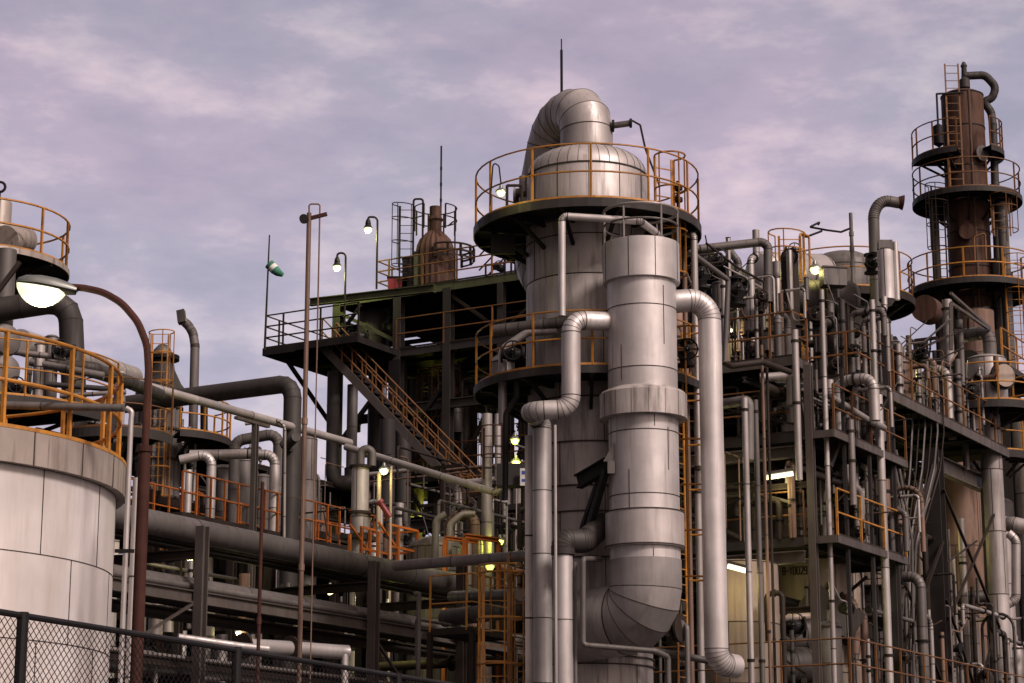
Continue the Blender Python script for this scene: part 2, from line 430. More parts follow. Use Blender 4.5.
def ramp(src, p0, c0, p1, c1, mid=None):
    r = n.new('ShaderNodeValToRGB'); e = r.color_ramp.elements
    e[0].position, e[0].color = p0, (*c0, 1); e[1].position, e[1].color = p1, (*c1, 1)
    if mid: x = e.new(mid[0]); x.color = (*mid[1], 1)
    L.new(src, r.inputs[0]); return r
n1 = noise(13.5, 9, .58, (1, .6, 2.5), .0, (3.1, 0, .4))
n2 = noise(6.5, 5, .5, (1, .6, 1.6), .0, (.7, 1.2, 2.4))
c1 = ramp(n1.outputs['Fac'], 0.34, (.41, .39, .505), .67, (.72, .63, .70), (.5, (.49, .448, .565)))
pk = ramp(n2.outputs['Fac'], .42, (0, 0, 0), .64, (1, 1, 1))
mx = n.new('ShaderNodeMix'); mx.data_type = 'RGBA'; mx.blend_type = 'MULTIPLY'
L.new(c1.outputs[0], mx.inputs['A']); mx.inputs['B'].default_value = (1.17, 1.05, 1.06, 1); L.new(pk.outputs[0], mx.inputs['Factor'])
# cloud deck bright in view; dimmed overhead, sideways and behind to cut fill light
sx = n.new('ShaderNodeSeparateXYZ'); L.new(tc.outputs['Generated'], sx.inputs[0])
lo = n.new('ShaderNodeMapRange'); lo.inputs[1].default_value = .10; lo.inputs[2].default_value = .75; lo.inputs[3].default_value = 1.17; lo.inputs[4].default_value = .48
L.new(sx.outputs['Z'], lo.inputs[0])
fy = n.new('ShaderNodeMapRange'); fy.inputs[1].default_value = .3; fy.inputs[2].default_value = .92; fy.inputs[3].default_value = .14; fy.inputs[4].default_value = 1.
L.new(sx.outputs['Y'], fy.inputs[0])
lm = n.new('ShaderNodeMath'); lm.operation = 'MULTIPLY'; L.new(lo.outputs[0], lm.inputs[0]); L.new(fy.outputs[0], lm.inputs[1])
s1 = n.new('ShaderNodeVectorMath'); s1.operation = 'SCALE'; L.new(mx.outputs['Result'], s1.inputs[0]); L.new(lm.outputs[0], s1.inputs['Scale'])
# the glow of the low sun through the cloud, around its direction
dt = n.new('ShaderNodeVectorMath'); dt.operation = 'DOT_PRODUCT'; L.new(tc.outputs['Generated'], dt.inputs[0]); dt.inputs[1].default_value = tuple(sd)
gr = n.new('ShaderNodeMapRange'); gr.interpolation_type = 'SMOOTHERSTEP'; gr.inputs[1].default_value = .35; gr.inputs[2].default_value = 1.; gr.inputs[4].default_value = 1.3
L.new(dt.outputs['Value'], gr.inputs[0])
gl = n.new('ShaderNodeVectorMath'); gl.operation = 'SCALE'; gl.inputs[0].default_value = (1., .74, .64); L.new(gr.outputs[0], gl.inputs['Scale'])
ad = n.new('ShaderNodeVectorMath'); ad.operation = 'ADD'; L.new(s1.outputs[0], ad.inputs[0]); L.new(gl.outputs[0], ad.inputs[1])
sk = n.new('ShaderNodeVectorMath'); sk.operation = 'SCALE'; sk.inputs['Scale'].default_value = .08; L.new(sky.outputs[0], sk.inputs[0])
fm = n.new('ShaderNodeMix'); fm.data_type = 'RGBA'; fm.inputs['Factor'].default_value = .92
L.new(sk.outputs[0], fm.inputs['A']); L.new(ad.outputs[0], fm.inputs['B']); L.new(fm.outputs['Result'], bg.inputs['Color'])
sl = bpy.data.lights.new('sun', 'SUN'); sl.energy = 3.2; sl.angle = radians(13); sl.color = (1, .85, .77)
so = bpy.data.objects.new('sun', sl); so.rotation_euler = sd.to_track_quat('Z', 'Y').to_euler(); so.location = (20, -20, 30); col.objects.link(so)
sc.view_settings.view_transform = 'Standard'; sc.view_settings.look = 'None'; sc.view_settings.exposure = 0; sc.view_settings.gamma = 1
sc.cycles.use_adaptive_sampling = True; sc.cycles.max_bounces = 5; sc.cycles.diffuse_bounces = 1; sc.cycles.glossy_bounces = 3
sc.cycles.use_denoising = True; sc.cycles.sample_clamp_indirect = 3

# ================================================================== ground
g = MB(); g.add([(-900,-500,0),(900,-500,0),(900,1500,0),(-900,1500,0)], [(0,1,2,3)], 'asphalt'); struct(g, 'ground')
g = MB(); c = V((6, 62, .02)); g.obox(c, GA*60, GB*38, UP*.02, 'concrete'); struct(g, 'concrete_yard')

# ================================================================== chain-link fence
f0, f1 = at(0, 612, 12.4), at(440, 683, 17.56); fd = f1-f0; fd.z = 0; fd.normalize(); FH = f0.z
fa = setz(f0, 0)-fd*1.6; FL = 13.0
t = thing('chain_link_fence', 'black chain link fence in front of the big storage tank', 'fence', fa)
mb = MB(); mb.tube([fa+UP*FH, fa+fd*FL+UP*FH], .019, 'black_iron', 8); mb.build('top_rail', t)
mb = MB(); mb.tube([fa+UP*.1, fa+fd*FL+UP*.1], .02, 'black_iron', 8); mb.build('bottom_rail', t)
k = 0
p22 = go(f0, fd, 23)
while True:
    d = (p22-f0).dot(fd)+1.6+(k)*2.35
    if d > FL: break
    mb = MB(); mb.cyl(fa+fd*d, fa+fd*d+UP*(FH+.02), .034, 'black_iron', 10); mb.build('post', t); k += 1
mb = MB(); pitch = .055; HH = FH-.12; side = V((-fd.y, fd.x, 0))
x = -HH
while x < FL:
    for s in (1, -1):
        # a wire from (x,z0) rising to the right, or falling
        a0 = max(0, -x) if s == 1 else max(0, x+HH-FL)
        if s == 1: xa, za = max(x, 0), .1+max(0, -x); xb = min(x+HH, FL); zb = .1+(xb-x)
        else: xa = max(x, 0); za = .1+HH-max(0, -x); xb = min(x+HH, FL); zb = .1+HH-(xb-x)
        if xb-xa < .05: continue
        p = fa+fd*xa+UP*za+side*.003*s; q = fa+fd*xb+UP*zb+side*.003*s
        mb.bar(p, q, .0034, .0034, 'black_iron')
    x += pitch
mb.build('wire_mesh', t)

# ================================================================== big storage tank
TC = at(-134, 470, 31); R = 3.66; zt = zf(412, 27.4)
t = thing('storage_tank', 'large pale round storage tank behind the chain link fence', 'tank', setz(TC, 0))
mb = MB(); course = 1.14; zr = zt-.45; rows = []; z = zr
while z > 0: rows.append(z); z -= course
rows.append(0)
prof = [(.1, 0)]+[(R-.13, z) for z in rows[::-1]]+[(R-.13, zt-.01), (.1, zt-.01)]
mb.lathe(TC, prof, 'tank_paint', 90, [.5]*(len(prof)-1)); mb.build('shell', t)
s = MB()
for i, z in enumerate(rows[:-1]):
    s.lathe(TC, [(R-.14, z-.006), (R-.124, z-.006), (R-.124, z+.006), (R-.14, z+.006)], 'seam', 90)
    for k in range(16):
        a = radians(-90+ 12 + k*22.5 + (i%2)*10.5)
        p = V((TC.x+(R-.129)*cos(a), TC.y+(R-.129)*sin(a), 0))
        s.obox(setz(p, (z+max(0, z-course))/2), V((-sin(a), cos(a), 0))*.006, V((cos(a), sin(a), 0))*.005, UP*course/2, 'seam')
s.build('panel_seams', t)
mb = MB(); mb.lathe(TC, [(R-.12, zt-.45), (R, zt-.45), (R, zt), (R-.12, zt)], 'tank_rim', 90); 
for k in range(24):
    a = radians(k*15+7); p = V((TC.x+(R+.002)*cos(a), TC.y+(R+.002)*sin(a), zt-.225)); mb.obox(p, V((-sin(a), cos(a), 0))*.007, V((cos(a), sin(a), 0))*.006, UP*.225, 'seam')
mb.build('rim_band', t)
mb = MB(); rail(mb, [setz(p, zt) for p in arc(TC, R-.12, -180, 90, 60)], 'amber_paint', 1.32, .033, 1.22, n=8, toe=False); mb.build('railing', t)
mb = MB(); mb.lathe(TC, [(R-.13, zt), (R+.006, zt), (R+.006, zt+.05), (R-.13, zt+.05)], 'amber_paint', 90); mb.build('kerb_ring', t)
# pipes on and beside the tank
Y = 27.6
pipe('grey pipe lying across the big storage tank roof inside its railing', [at(-40, 404, 29.5), at(124, 408, 29.3)], .055, 'clad_dull', seam=1.2)
e = at(131, 420, 29.3)
pipe('slim pale downpipe with a collar at the right edge of the storage tank', [at(126, 408, 29.3), at(132, 411, 29.3), e, setz(e, 0)], .036, 'clad', name='downpipe', br=.06)
e = at(137, 478, 29.6)
pipe('pale downpipe squeezed between the tank downpipe and the lamp post', [e, setz(e, 0)], .055, 'clad', name='downpipe', seam=1.4)
mb = MB(); p = at(116, 551, 29.3); mb.bar(p, at(133, 551, 29.1), .05, .05, 'black_iron'); solo(mb, 'pipe_bracket', 'short black bracket holding the tank downpipe to the shell', 'bracket')

# ================================================================== street lamp
Y = 21.5; base = setz(at(146, 420, Y), 0)
t = thing('street_lamp', 'rusty curved street lamp with a glowing bowl over the storage tank', 'street lamp', base)
top = at(149, 372, Y)
bx_ = base.x; zz = lambda py: zf(py, Y)
mb = MB(); mb.cyl(base, V((base.x, Y, zz(452))), .060, 'rust', 14); mb.cyl(V((base.x, Y, zz(452))), V((base.x, Y, zz(446))), .075, 'rust', 14); mb.build('pole', t)
mb = MB(); pts = [V((base.x, Y, zz(450)))]+[at(px, py, Y) for px, py in ((150, 370), (147, 345), (138, 322), (122, 303), (103, 292), (84, 288), (70, 287))]
pts[1].x = base.x+.005
mb.tube(pts, .037, 'rust', 12, br=.5, seg=6); mb.build('arm', t)
# lamp head: an elongated casing with a bowl, swept along its axis
hp, hq = at(76, 290, Y), at(17, 281, Y); ax = (hq-hp).normalized(); Lh = (hq-hp).length; sd_ = V((0, 1, 0)); upv = ax.cross(sd_); upv = upv if upv.z > 0 else -upv
def swept(prof, mt, c0=0, c1=180, m=20):
    mb = MB(); rings = []
    for x, w_, h_, dz in prof:
        c = hp+ax*Lh*x+upv*dz
        rings.append([c+sd_*w_*cos(radians(c0+(c1-c0)*k/m))+upv*h_*sin(radians(c0+(c1-c0)*k/m)) for k in range(m+1)])
    mb.loft(rings, mt); return mb
swept([(-.02,.045,.05,-.012),(.12,.07,.075,-.012),(.35,.11,.10,-.01),(.6,.135,.105,-.01),(.85,.11,.085,-.01),(.97,.06,.05,-.01),(1.,.02,.02,-.01)], 'lamp_grey').build('housing', t)
swept([(0,.05,-.04,-.012),(.12,.075,-.05,-.012),(.3,.11,-.04,-.012),(.6,.13,-.025,-.012),(.97,.06,-.02,-.012)], 'steel_dark').build('rim', t)
swept([(.17,.04,-.04,-.035),(.2,.06,-.07,-.035),(.26,.09,-.115,-.035),(.34,.11,-.155,-.035),(.44,.125,-.183,-.035),(.55,.13,-.195,-.035),(.66,.13,-.19,-.034),(.77,.115,-.168,-.032),(.86,.095,-.132,-.03),(.93,.07,-.09,-.025),(.975,.04,-.05,-.02),(.99,.02,-.02,-.02)], 'glow_lamp').build('glass_bowl', t)
lamp_light(hp+ax*Lh*.6-UP*.35, 22, (1, .95, .6))

# ================================================================== tall slim poles
def pole(label, px, py0, py1, Y, r, mt, name='pole', extra=None):
    p = at(px, (py0+min(py1, 683))/2, Y); t = thing(name, label, 'pole', setz(p, 0 if py1 > 683 else zf(py1, Y)))
    zb = 0 if py1 > 683 else zf(py1, Y)
    mb = MB(); mb.cyl(setz(p, zb), setz(p, zf(py0, Y)), r, mt, 10)
    for k in range(3): 
        z = zb+(zf(py0, Y)-zb)*(.3+.2*k); mb.cyl(setz(p, z), setz(p, z+.12), r*1.3, mt, 10)
    mb.build('shaft', t); return t, p
t, p = pole('tall rusty pole with a disc and crossbar at its top', 304, 213, 700, 40, .047, 'rust_light', name='tall_pole')
z = zf(216, 40)
mb = MB(); mb.bar(setz(p, z-.05)-V((.0,0,0)), setz(p, z+.02)+V((.34,0,.02)), .05, .07, 'rust'); mb.build('crossbar', t)
mb = MB(); q = setz(p, zf(220, 40)); mb.cyl(q+V((-.09,-.12,0)), q+V((-.09,-.03,0)), .085, 'black_iron', 16); mb.cyl(q+V((-.09,-.05,0)), q, .03, 'black_iron', 8); mb.build('disc', t)
mb = MB(); q0 = setz(p, zf(213, 40)); q1 = at(320, 204, 40); q2 = at(318, 360, 40); q2.x = q1.x
mb.tube([q0, at(309, 204, 40), q1, setz(q1, q2.z)], .016, 'rust_light', 6, br=.05); mb.tube([setz(q1, q2.z), setz(q1, 0)], .012, 'rust_light', 6); mb.build('cable_conduit', t)
pole('thin rust red pole rising behind the fence left of the tall pole', 260, 482, 700, 34, .03, 'rust', name='thin_pole')
t, p = pole('thin whip antenna rising above the vessel on the stair building roof', 441, 146, 226, 79, .035, 'black_iron', name='whip_antenna')

# ================================================================== windsock
Y = 77.4; p = at(266, 300, Y); zb = zf(350, Y)
t = thing('windsock_mast', 'thin mast on the corner of the stair landing', 'mast', setz(p, zb))
mb = MB(); mb.tube([setz(p, zb), at(269.5, 235, Y)], .05, 'steel_brown', 8, rs=[.045, .025]); mb.build('shaft', t)
t = thing('windsock', 'green and white windsock drooping from its thin mast', 'windsock', at(275, 270, Y))
axis = [at(269, 264, Y), at(271.5, 266.5, Y), at(274.5, 269.5, Y), at(278, 272.5, Y), at(283, 275, Y)]
rr = [.19, .18, .18, .15, .08]
for i in range(4):
    mb = MB(); mb.tube([axis[i], axis[i+1]], .2, 'green_cloth' if i in (0, 2, 3) else 'white_cloth', 12, br=0, rs=[rr[i], rr[i+1]]); mb.build('stripe', t)

# ================================================================== main column
TX = at(587, 205, 44); TY = 44.; C = V((TX.x, TY, 0)); CR = 1.27
zp = zf(199, TY-2.3); zl = zf(366, TY-2.3)
t = thing('process_column', 'massive stained silver column with two round railed platforms, taller than its neighbours', 'column', C)
MAIN = t
rows = [0, 1.4, 2.8, 4.2, 5.35, zf(655,42.7), zf(603, 42.7), zf(556, 42.7), zf(510, 42.7), zf(484, 42.7), zf(440,42.7), zf(395, 42.7), zl-.05]
rows = sorted(set(round(z, 3) for z in rows))
mb = MB(); mb.lathe(C, [(.1, 0)]+[(CR-.03, z) for z in rows]+[(.1, rows[-1]+.02)], 'clad_stained', 64, [.5]+[random.uniform(.1,.8) for _ in rows]); mb.build('lower_shell', t)
up = [zl, zf(322, 42.7), zf(272, 42.7), zf(232, 42.7), zp-.1]
mb = MB(); mb.lathe(C, [(.1, zl)]+[(CR, z) for z in up]+[(.1, up[-1]+.02)], 'clad_stained', 64, [.5, .6, .9, .35, .3, .2]); mb.build('upper_shell', t)
zd = zf(161.5, 42.8); ze = zf(143, 43.2)
mb = MB(); prof = [(.1, zp+.03), (CR-.01, zp+.03), (CR-.01, zd)]; H_ = ze-zd
for a in (15, 30, 45, 60, 72, 82): prof.append((.62+(CR-.63)*cos(radians(a)), zd+H_*sin(radians(a))))
prof.append((.1, ze+.02)); mb.lathe(C, prof, 'clad', 64); mb.build('dome', t)
s = MB()
for z in rows[1:]+up[1:-1]: s.lathe(C, [(CR-.05, z-.012), (CR+.006, z-.012), (CR+.006, z+.012), (CR-.05, z+.012)], 'seam', 64)
zz_ = rows+up[1:]
for i in range(len(zz_)-1):
    for q in range(5):
        a = radians(-150+q*72+(i%2)*31); s.obox(V((C.x+(CR+.001)*cos(a), C.y+(CR+.001)*sin(a), (zz_[i]+zz_[i+1])/2)), V((-sin(a), cos(a), 0))*.007, V((cos(a), sin(a), 0))*.006, UP*(zz_[i+1]-zz_[i])/2, 'seam')
s.build('cladding_bands', t)
s = MB()
for k in range(36):
    a = radians(k*10); u = V((cos(a), sin(a), 0)); cs = setz(C, 0)
    P_ = [cs+u*(r+.004)+UP*z for r, z in prof[2:-1]]
    for p, q in zip(P_, P_[1:]): s.bar(p, q, .009, .009, 'clad_dull')
    if k%3 == 0: s.bar(cs+u*(CR-.006)+UP*(zp+.05), P_[0], .012, .012, 'seam')
s.lathe(C, [(CR-.03, zd-.02), (CR+.005, zd-.02), (CR+.005, zd+.01), (CR-.03, zd+.01)], 'seam', 64)
s.build('dome_ribs', t)
round_platform(t, C, zp, CR+.02, 2.34, rail_mt='amber_paint', brackets=12, h=1.15, step=1.25, edgeh=.16, rr=.023)
round_platform(t, C, zl, CR+.02, 2.32, rail_mt='amber_paint', brackets=10, h=1.12, step=1.2, edgeh=.14, rr=.022)
# dark cone of stiffeners under the top platform
# manhole & nozzle boxes hanging under it
mb = MB(); mb.box(C+V((-1.75,-.6,zp-.45)), .5, .12, .42, 'steel_dark', V((1,0,0))); mb.build('stiffener_plate', t)
# gate cage over the ladder opening on the platform
lx = at(676, 180, TY-.3); 
t2 = thing('caged_ladder', 'amber caged ladder climbing the right side of the main column', 'ladder', V((lx.x, TY-.9, 0)))
ladder(t2, V((C.x+1.75, TY-1.1, zl-6.2)), zl, V((.5, .86, 0)), 'amber_paint', back=V((.86,-.5,0)), ext=1.)
ladder(t2, V((C.x+1.55, TY-.75, zl)), zp, V((.86, .5, 0)), 'amber_paint', back=V((.5,-.86,0)), ext=1.35, R=.32)
# platform hatch post with small gear
t3 = thing('hose_station', 'dark valve stand with gauges behind the amber rail, top platform right side', 'valve stand', V((C.x+1.85, TY-.6, zp)))
mb = MB(); p = V((C.x+1.85, TY-.6, zp)); mb.cyl(p, p+UP*.9, .035, 'black_iron', 8); mb.build('post', t3)
for h in (.25, .5, .75):
    mb = MB(); mb.lathe(p, [(.03, p.z+h-.07), (.1, p.z+h-.04), (.1, p.z+h+.04), (.03, p.z+h+.07)], 'black_iron', 12); mb.build('insulator', t3)
# overhead swan duct from the dome
tip = setz(C, ze-.05); zb = zf(141, 44); d = V((-.48, .88, 0)).normalized(); off = 1.5; rb = off/2
P_ = [tip, setz(C, zb+rb+.0), setz(C, zb+rb-.02)+d*1.25, setz(C, zp+.9)+d*1.98, setz(C, zp-.6)+d*2.0, setz(C, zp-.75)+d*.9]
t4 = thing('swan_neck_duct', 'wide swan neck duct bending over from the main column dome', 'duct', tip)
mb = MB(); mb.tube(P_, .555, 'clad', 32, br=rb*.99, seg=3, seam=1.6, sw=.018, sr=.006); mb.build('duct', t4, sharp=16)
mb = MB(); mb.cyl(setz(C, ze-.08), setz(C, ze+.1), .6, 'clad_dull', 32); mb.build('collar', t4)
mb = MB(); q = setz(C, zf(129, 44))+V((.5,-.2,0)); mb.tube([q, q+V((.42,-.03,.05))], .07, 'clad_dull', 10); mb.tube([q+V((.3,0,0)), q+V((.45,0,.12)), q+V((.62,0,.02)), q+V((.72,0,-.5)), q+V((1.0,0,-1.3))], .022, 'black_iron', 6)
flange(mb, q+V((.05,0,0)), (1,0,0), .13); flange(mb, q+V((.42,-.03,.05)), (1,0,0), .1); mb.build('nozzle', t4)
# lightning rod
p = setz(C, zb+rb+.48)+d*.6; p.x = at(561.5, 60, p.y).x
pole_t = thing('lightning_rod', 'thin lightning rod standing on top of the swan neck duct', 'lightning rod', p)
mb = MB(); zt_ = zf(39, p.y); mb.cyl(p, setz(p, zt_-.25), .03, 'black_iron', 8); mb.cyl(setz(p, zt_-.3), setz(p, zt_), .014, 'black_iron', 6); mb.build('rod', pole_t)
# flange ring and stand on the left of the dome
mb = MB(); q = at(519, 160, TY); mb.tube([V((q.x-.05, TY+.3, zp)), V((q.x-.05, TY+.3, zp+.85))], .05, 'steel_brown', 8)
mb.cyl(V((q.x-.1, TY+.25, zp+.9)), V((q.x+.35, TY+.2, zp+.93)), .1, 'clad_dull', 12); flange(mb, (q.x-.1, TY+.25, zp+.9), (1,0,0), .2, 'clad'); mb.cyl(V((q.x+.1,TY+.2,zp+.9)), V((q.x+.1,TY+.2,zp+1.25)), .1,'clad',12)
solo(mb, 'relief_valve', 'flanged relief valve left of the dome on the top platform', 'valve')
mb = MB(); q = at(507, 195, TY-1.2); q.z = zp
mb.tube([q, q+UP*.62, q+UP*.62+V((.3,0,0)), q+V((.3,0,0))], .03, 'steel_brown', 6, br=.02); solo(mb, 'pipe_hoop', 'small square brown hoop on the left side of the top platform', 'support')
bulkhead(at(501, 192, 42.1), 'small glowing lamp on the left edge of the top round platform', 6, .09, group=None)
q = at(501, 190, 42.1); mb = MB(); mb.tube([q+UP*.12, q+UP*.5+V((-.04,0,0)), q+UP*.62+V((-.16,.1,0)), V((q.x-.22, q.y+.1, zp))], .015, 'black_iron', 6, br=.08); solo(mb, 'lamp_bracket', 'hooked black bracket of the lamp on the top round platform', 'bracket')

# ================================================================== the big front duct
DY = 41.7; DX = at(643, 400, DY).x; D = V((DX, DY, 0)); dr = .675
t = thing('front_duct', 'widest bright silver duct, collared, curving back into the main column', 'duct', setz(D, zf(600, DY)-1))
zs = lambda py, k=.7: zf(py, DY-k)
z_top, z_c1 = zs(236), zs(275); ze0 = zs(556)
ed = V((C.x-DX, TY-DY, 0)).normalized(); ed = (ed+V((-.35, -.1, 0))).normalized(); rb = 1.02
ed = (V((C.x-DX, TY-DY, 0)).normalized()+V((-.5, -.15, 0))).normalized(); rb = 1.12; zel = ze0-.02
mb = MB(); mb.tube([setz(D, z_top-.1), setz(D, zel)], dr, 'clad_clean', 48, seam=1.42, seam_bend=True, sw=.018, sr=.006); DUCT_MB = mb
mb = MB(); mb.tube([setz(D, zel+.02), setz(D, zel-1.02), setz(D, zel-1.02)+ed*2.1-UP*.12], .69, 'clad_matte', 48, br=1.12, seg=4, seam=9, sw=.03, sr=.003); mb.build('elbow', t, sharp=13)
mb = MB(); mb.lathe(D, [(dr*.5, z_c1-.0), (dr+.005, z_c1-.012), (.755, z_c1), (.755, z_top), (.70, z_top+.02), (.1, z_top+.03)], 'clad_clean', 48, .6); 
for a in (-160, -112, -72, -25): a=radians(a); mb.obox(V((DX+.756*cos(a), DY+.756*sin(a), (z_c1+z_top)/2)), V((-sin(a), cos(a), 0))*.006, V((cos(a), sin(a), 0))*.005, UP*(z_top-z_c1)/2, 'seam')
mb.build('top_collar', t)
a0, a1 = zs(384, .9), zs(411, .9)
mb = MB(); mb.lathe(D, [(dr, a1), (.85, a1), (.85, a0-.05), (.80, a0), (dr, a0+.06)], 'clad_stained', 48, .8)
for k in range(16): a=radians(k*22.5+4); mb.obox(V((DX+.851*cos(a), DY+.851*sin(a), (a0-.05+a1)/2)), V((-sin(a), cos(a), 0))*.002, V((cos(a), sin(a), 0))*.004, UP*(a0-.05-a1)/2, 'seam')
mb.build('skirt_band', t)
b0, b1 = zs(508), zs(544)
mb = MB(); mb.lathe(D, [(dr, b1), (.755, b1), (.755, b0), (.70, b0+.02), (dr, b0+.03)], 'clad', 48, .9); s_ = mb
for z in (b0+.0, b1+.02): s_.lathe(D, [(.74, z-.01), (.765, z-.01), (.765, z+.015), (.74, z+.015)], 'seam', 48)
mb.build('lower_collar', t)
s = DUCT_MB
for i, (y0, y1, a) in enumerate(((283,342,-55),(342,378,-130),(411,425,-75),(425,468,-50),(468,508,-118),(411,468,-160),(548,563,-80))):
    a = radians(a); s.obox(V((DX+(dr+.002)*cos(a), DY+(dr+.002)*sin(a), (zs(y0)+zs(y1))/2)), V((-sin(a), cos(a), 0))*.006, V((cos(a), sin(a), 0))*.005, UP*(zs(y0)-zs(y1))/2, 'seam')
s.build('duct', t)
mb = MB(); zr = zf(219, DY); mb.ring(D, .03, .73, 'galvanised', 8, 40, z=zr+.12)
mb.ring(D, .022, .73, 'clad_dull', 8, 40, z=zr-.18)
for a in (-170, -120, -60, -10, 60, 120): a=radians(a); mb.cyl(V((DX+.73*cos(a), DY+.73*sin(a), z_top-.02)), V((DX+.73*cos(a), DY+.73*sin(a), zr+.12)), .022, 'galvanised', 6)
mb.build('spray_ring', t)
# support bracket between duct and column
t = thing('duct_bracket', 'dark braced bracket holding the front duct off the main column', 'bracket', at(595, 500, 42))
mb = MB(); p = at(578, 482, 42.1); q = at(609, 464, 41.5); mb.ibeam(p, q, .16, .28, 'black_iron'); mb.build('arm', t)
mb = MB(); mb.bar(at(606, 470, 41.5), at(584, 545, 42.2), .12, .12, 'black_iron'); mb.build('brace', t)
mb = MB(); mb.bar(at(601, 474, 41.8), at(579, 540, 42.6), .1, .1, 'black_iron'); mb.build('brace', t)
mb = MB(); p = at(611, 452, 41.35); mb.add([p+V((-.15,0,-.18)), p+V((.06,0,-.18)), p+V((.06,0,.18)), p+V((-.15,.1,-.18)), p+V((.06,.1,-.18)), p+V((.06,.1,.18))], [(0,1,2),(3,5,4),(0,3,4,1),(1,4,5,2),(2,5,3,0)], 'clad_dull'); mb.obox(p+V((0,0,-.3)), V((.07,0,0)), V((0,.05,0)), UP*.12, 'clad_dull'); mb.build('gusset', t)

# ================================================================== pipes around the column
Y = 41.3
pipe('silver insulated pipe stepping left in front of the lower round platform', [V((DX-.4, DY, zf(322, DY))), at(571, 320, Y), at(571, 409, Y), at(527, 411, Y), at(527, 411, Y+.8)+V((.18, .1, -.1)), at(542, 424, 42.3), setz(at(542, 424, 42.3), 0)], .185, 'clad_clean', name='insulated_pipe', seam=1.35, n=20, br=.27, sw=.015)
p = at(562, 312, 41.0)
pipe('slim pale pipe standing before the upper column, turning right under the platform', [setz(at(562, 300, Y-.0), zf(316, Y)), at(562, 216, Y), at(640, 221, Y), at(655, 232, DY+.3), at(668, 246, DY+.9)], .072, 'clad_clean', name='riser_pipe', seam=2.5, n=14, br=.1)
p = at(563, 556, 41.5); 
pipe('silver insulated riser under the brown elbow, left of the front duct bend', [p, setz(p, 0)], .185, 'clad_clean', name='insulated_pipe', seam=1.25, n=20, sw=.015)
pipe('brown ribbed elbow joining the front duct to the riser below', [p+UP*.02, at(563, 541, 41.5), at(585, 541, 41.7), at(604, 524, 42.3)], .23, 'clad_old', name='elbow_pipe', seam=.22, n=20, br=.26, sw=.015)
p = at(555, 425, 41.0); pipe('hair thin tube running down past the silver riser, left of the main column', [p, setz(p, 0)], .03, 'clad', name='thin_tube', n=8)
p = at(530, 436, 42.6)
mb = MB(); mb.box(setz(p, p.z/2), .2, .16, p.z, 'clad', V((1,0,0))); 
for k in range(5): mb.box(setz(p, 1.4+k*1.6), .215, .17, .03, 'seam', V((1,0,0)))
solo(mb, 'cable_duct', 'flat sided pale cable duct left of the twin silver risers', 'cable duct')
z = zf(648, 41.0); q = at(577, 560, 41.2)
pipe('thin pipe making a corner under the front duct bend and heading right', [at(600, 559, 41.9), at(583, 559, 41.3), at(583, 645, 41.3), at(655, 651, 41.3), at(668, 657, 41.6), setz(at(668, 657, 41.6), 0)], .055, 'clad_dull', name='thin_pipe', br=.08)
pipe('thin pipe running down between the silver riser and the front duct bend', [at(575, 562, 41.5), setz(at(575, 600, 41.5), 0)], .035, 'clad_dull', name='thin_pipe')
# tall right riser with elbows
p = at(709, 302, 42.0)
pipe('long bright silver riser with elbows at both ends right of the front duct', [V((DX+.5, DY+.1, zf(301, DY))), at(709, 299, 42), setz(at(709, 299, 42), zf(663, 42)), V((p.x+.40, 42.35, zf(665, 42)))], .228, 'clad_clean', name='insulated_pipe', seam=1.0, n=24, br=.38, seg=8, sw=.012)
p = at(694, 250, 43.2); pipe('slender pipe between the amber ladder and the long silver riser', [at(684, 232, 44), at(694, 236, 43.2), setz(p, zf(468, 43.2)), at(698, 492, 43.4), setz(at(698, 492, 43.4), 0)], .07, 'clad', name='riser_pipe', seam=2, n=12)
p = at(684, 250, 44.5); pipe('rusty drain pipe behind the amber ladder of the main column', [setz(p, zp-.2), setz(p, 0)], .055, 'rust_light', name='drain_pipe')
p = at(667, 640, 41.9)
pipe('stub pipe with a blind flange under the front duct bend, right end', [at(650, 623, 42.6), at(668, 627, 42.2), at(680, 628, 41.9)], .16, 'clad_dull', name='stub_pipe', n=16, flg=[(at(680, 628, 41.9), V((1,-.6,0))), (at(676, 628, 42.0), V((1,-.6,0)))])
p = at(687, 626, 41.9); pipe('thin pipe dropping beside the blind flange under the front duct', [at(682, 625, 42.2), p, setz(p, 0)], .05, 'clad_dull', name='thin_pipe')
p = at(733, 664, 42.6); pipe('low grey pipe crossing under the foot of the long silver riser', [at(650, 650, 42.8), at(716, 662, 42.8)], .07, 'clad_dull', name='low_pipe')
# things on the lower round platform
q = V((C.x-1.75, TY-1.05, zl)); 
pipe('looping pipe rising from the left side of the lower round platform', [q+UP*-.9, q+UP*.62, q+V((.5,-.1,.95)), q+V((1.1,-.25,.95))], .085, 'clad', name='loop_pipe', br=.2)
pipe('ribbed grey pipe lying along the column above the lower platform', [V((C.x-1.9, TY-.9, zl+1.05)), V((C.x-.4, TY-1.45, zl+1.1))], .12, 'clad_dull', name='ribbed_pipe', seam=.3)
valve(V((C.x-1.55, TY-1.35, zl+.45)), (1,0,0), 'black valve on the left half of the lower round platform', 1.)
vessel('small domed pot on the lower round platform left side', V((C.x-1.75, TY-.55, 0)), zl+.02, zl+.45, .24, 'clad', name='seal_pot', seam=.4, cat='pot', dome=.8, n=20)
valve(V((C.x+1.9, TY-1.2, zl+.5)), (0,0,1), 'black valve on the right half of the lower round platform', 1.1)
pipe('bent dark drain hose under the lower platform, left of the silver elbow', [at(517, 380, 42.4), at(517, 397, 42.4), at(506, 414, 42.5), at(505, 500, 42.5)], .06, 'steel_dark', name='drain_pipe', br=.15)
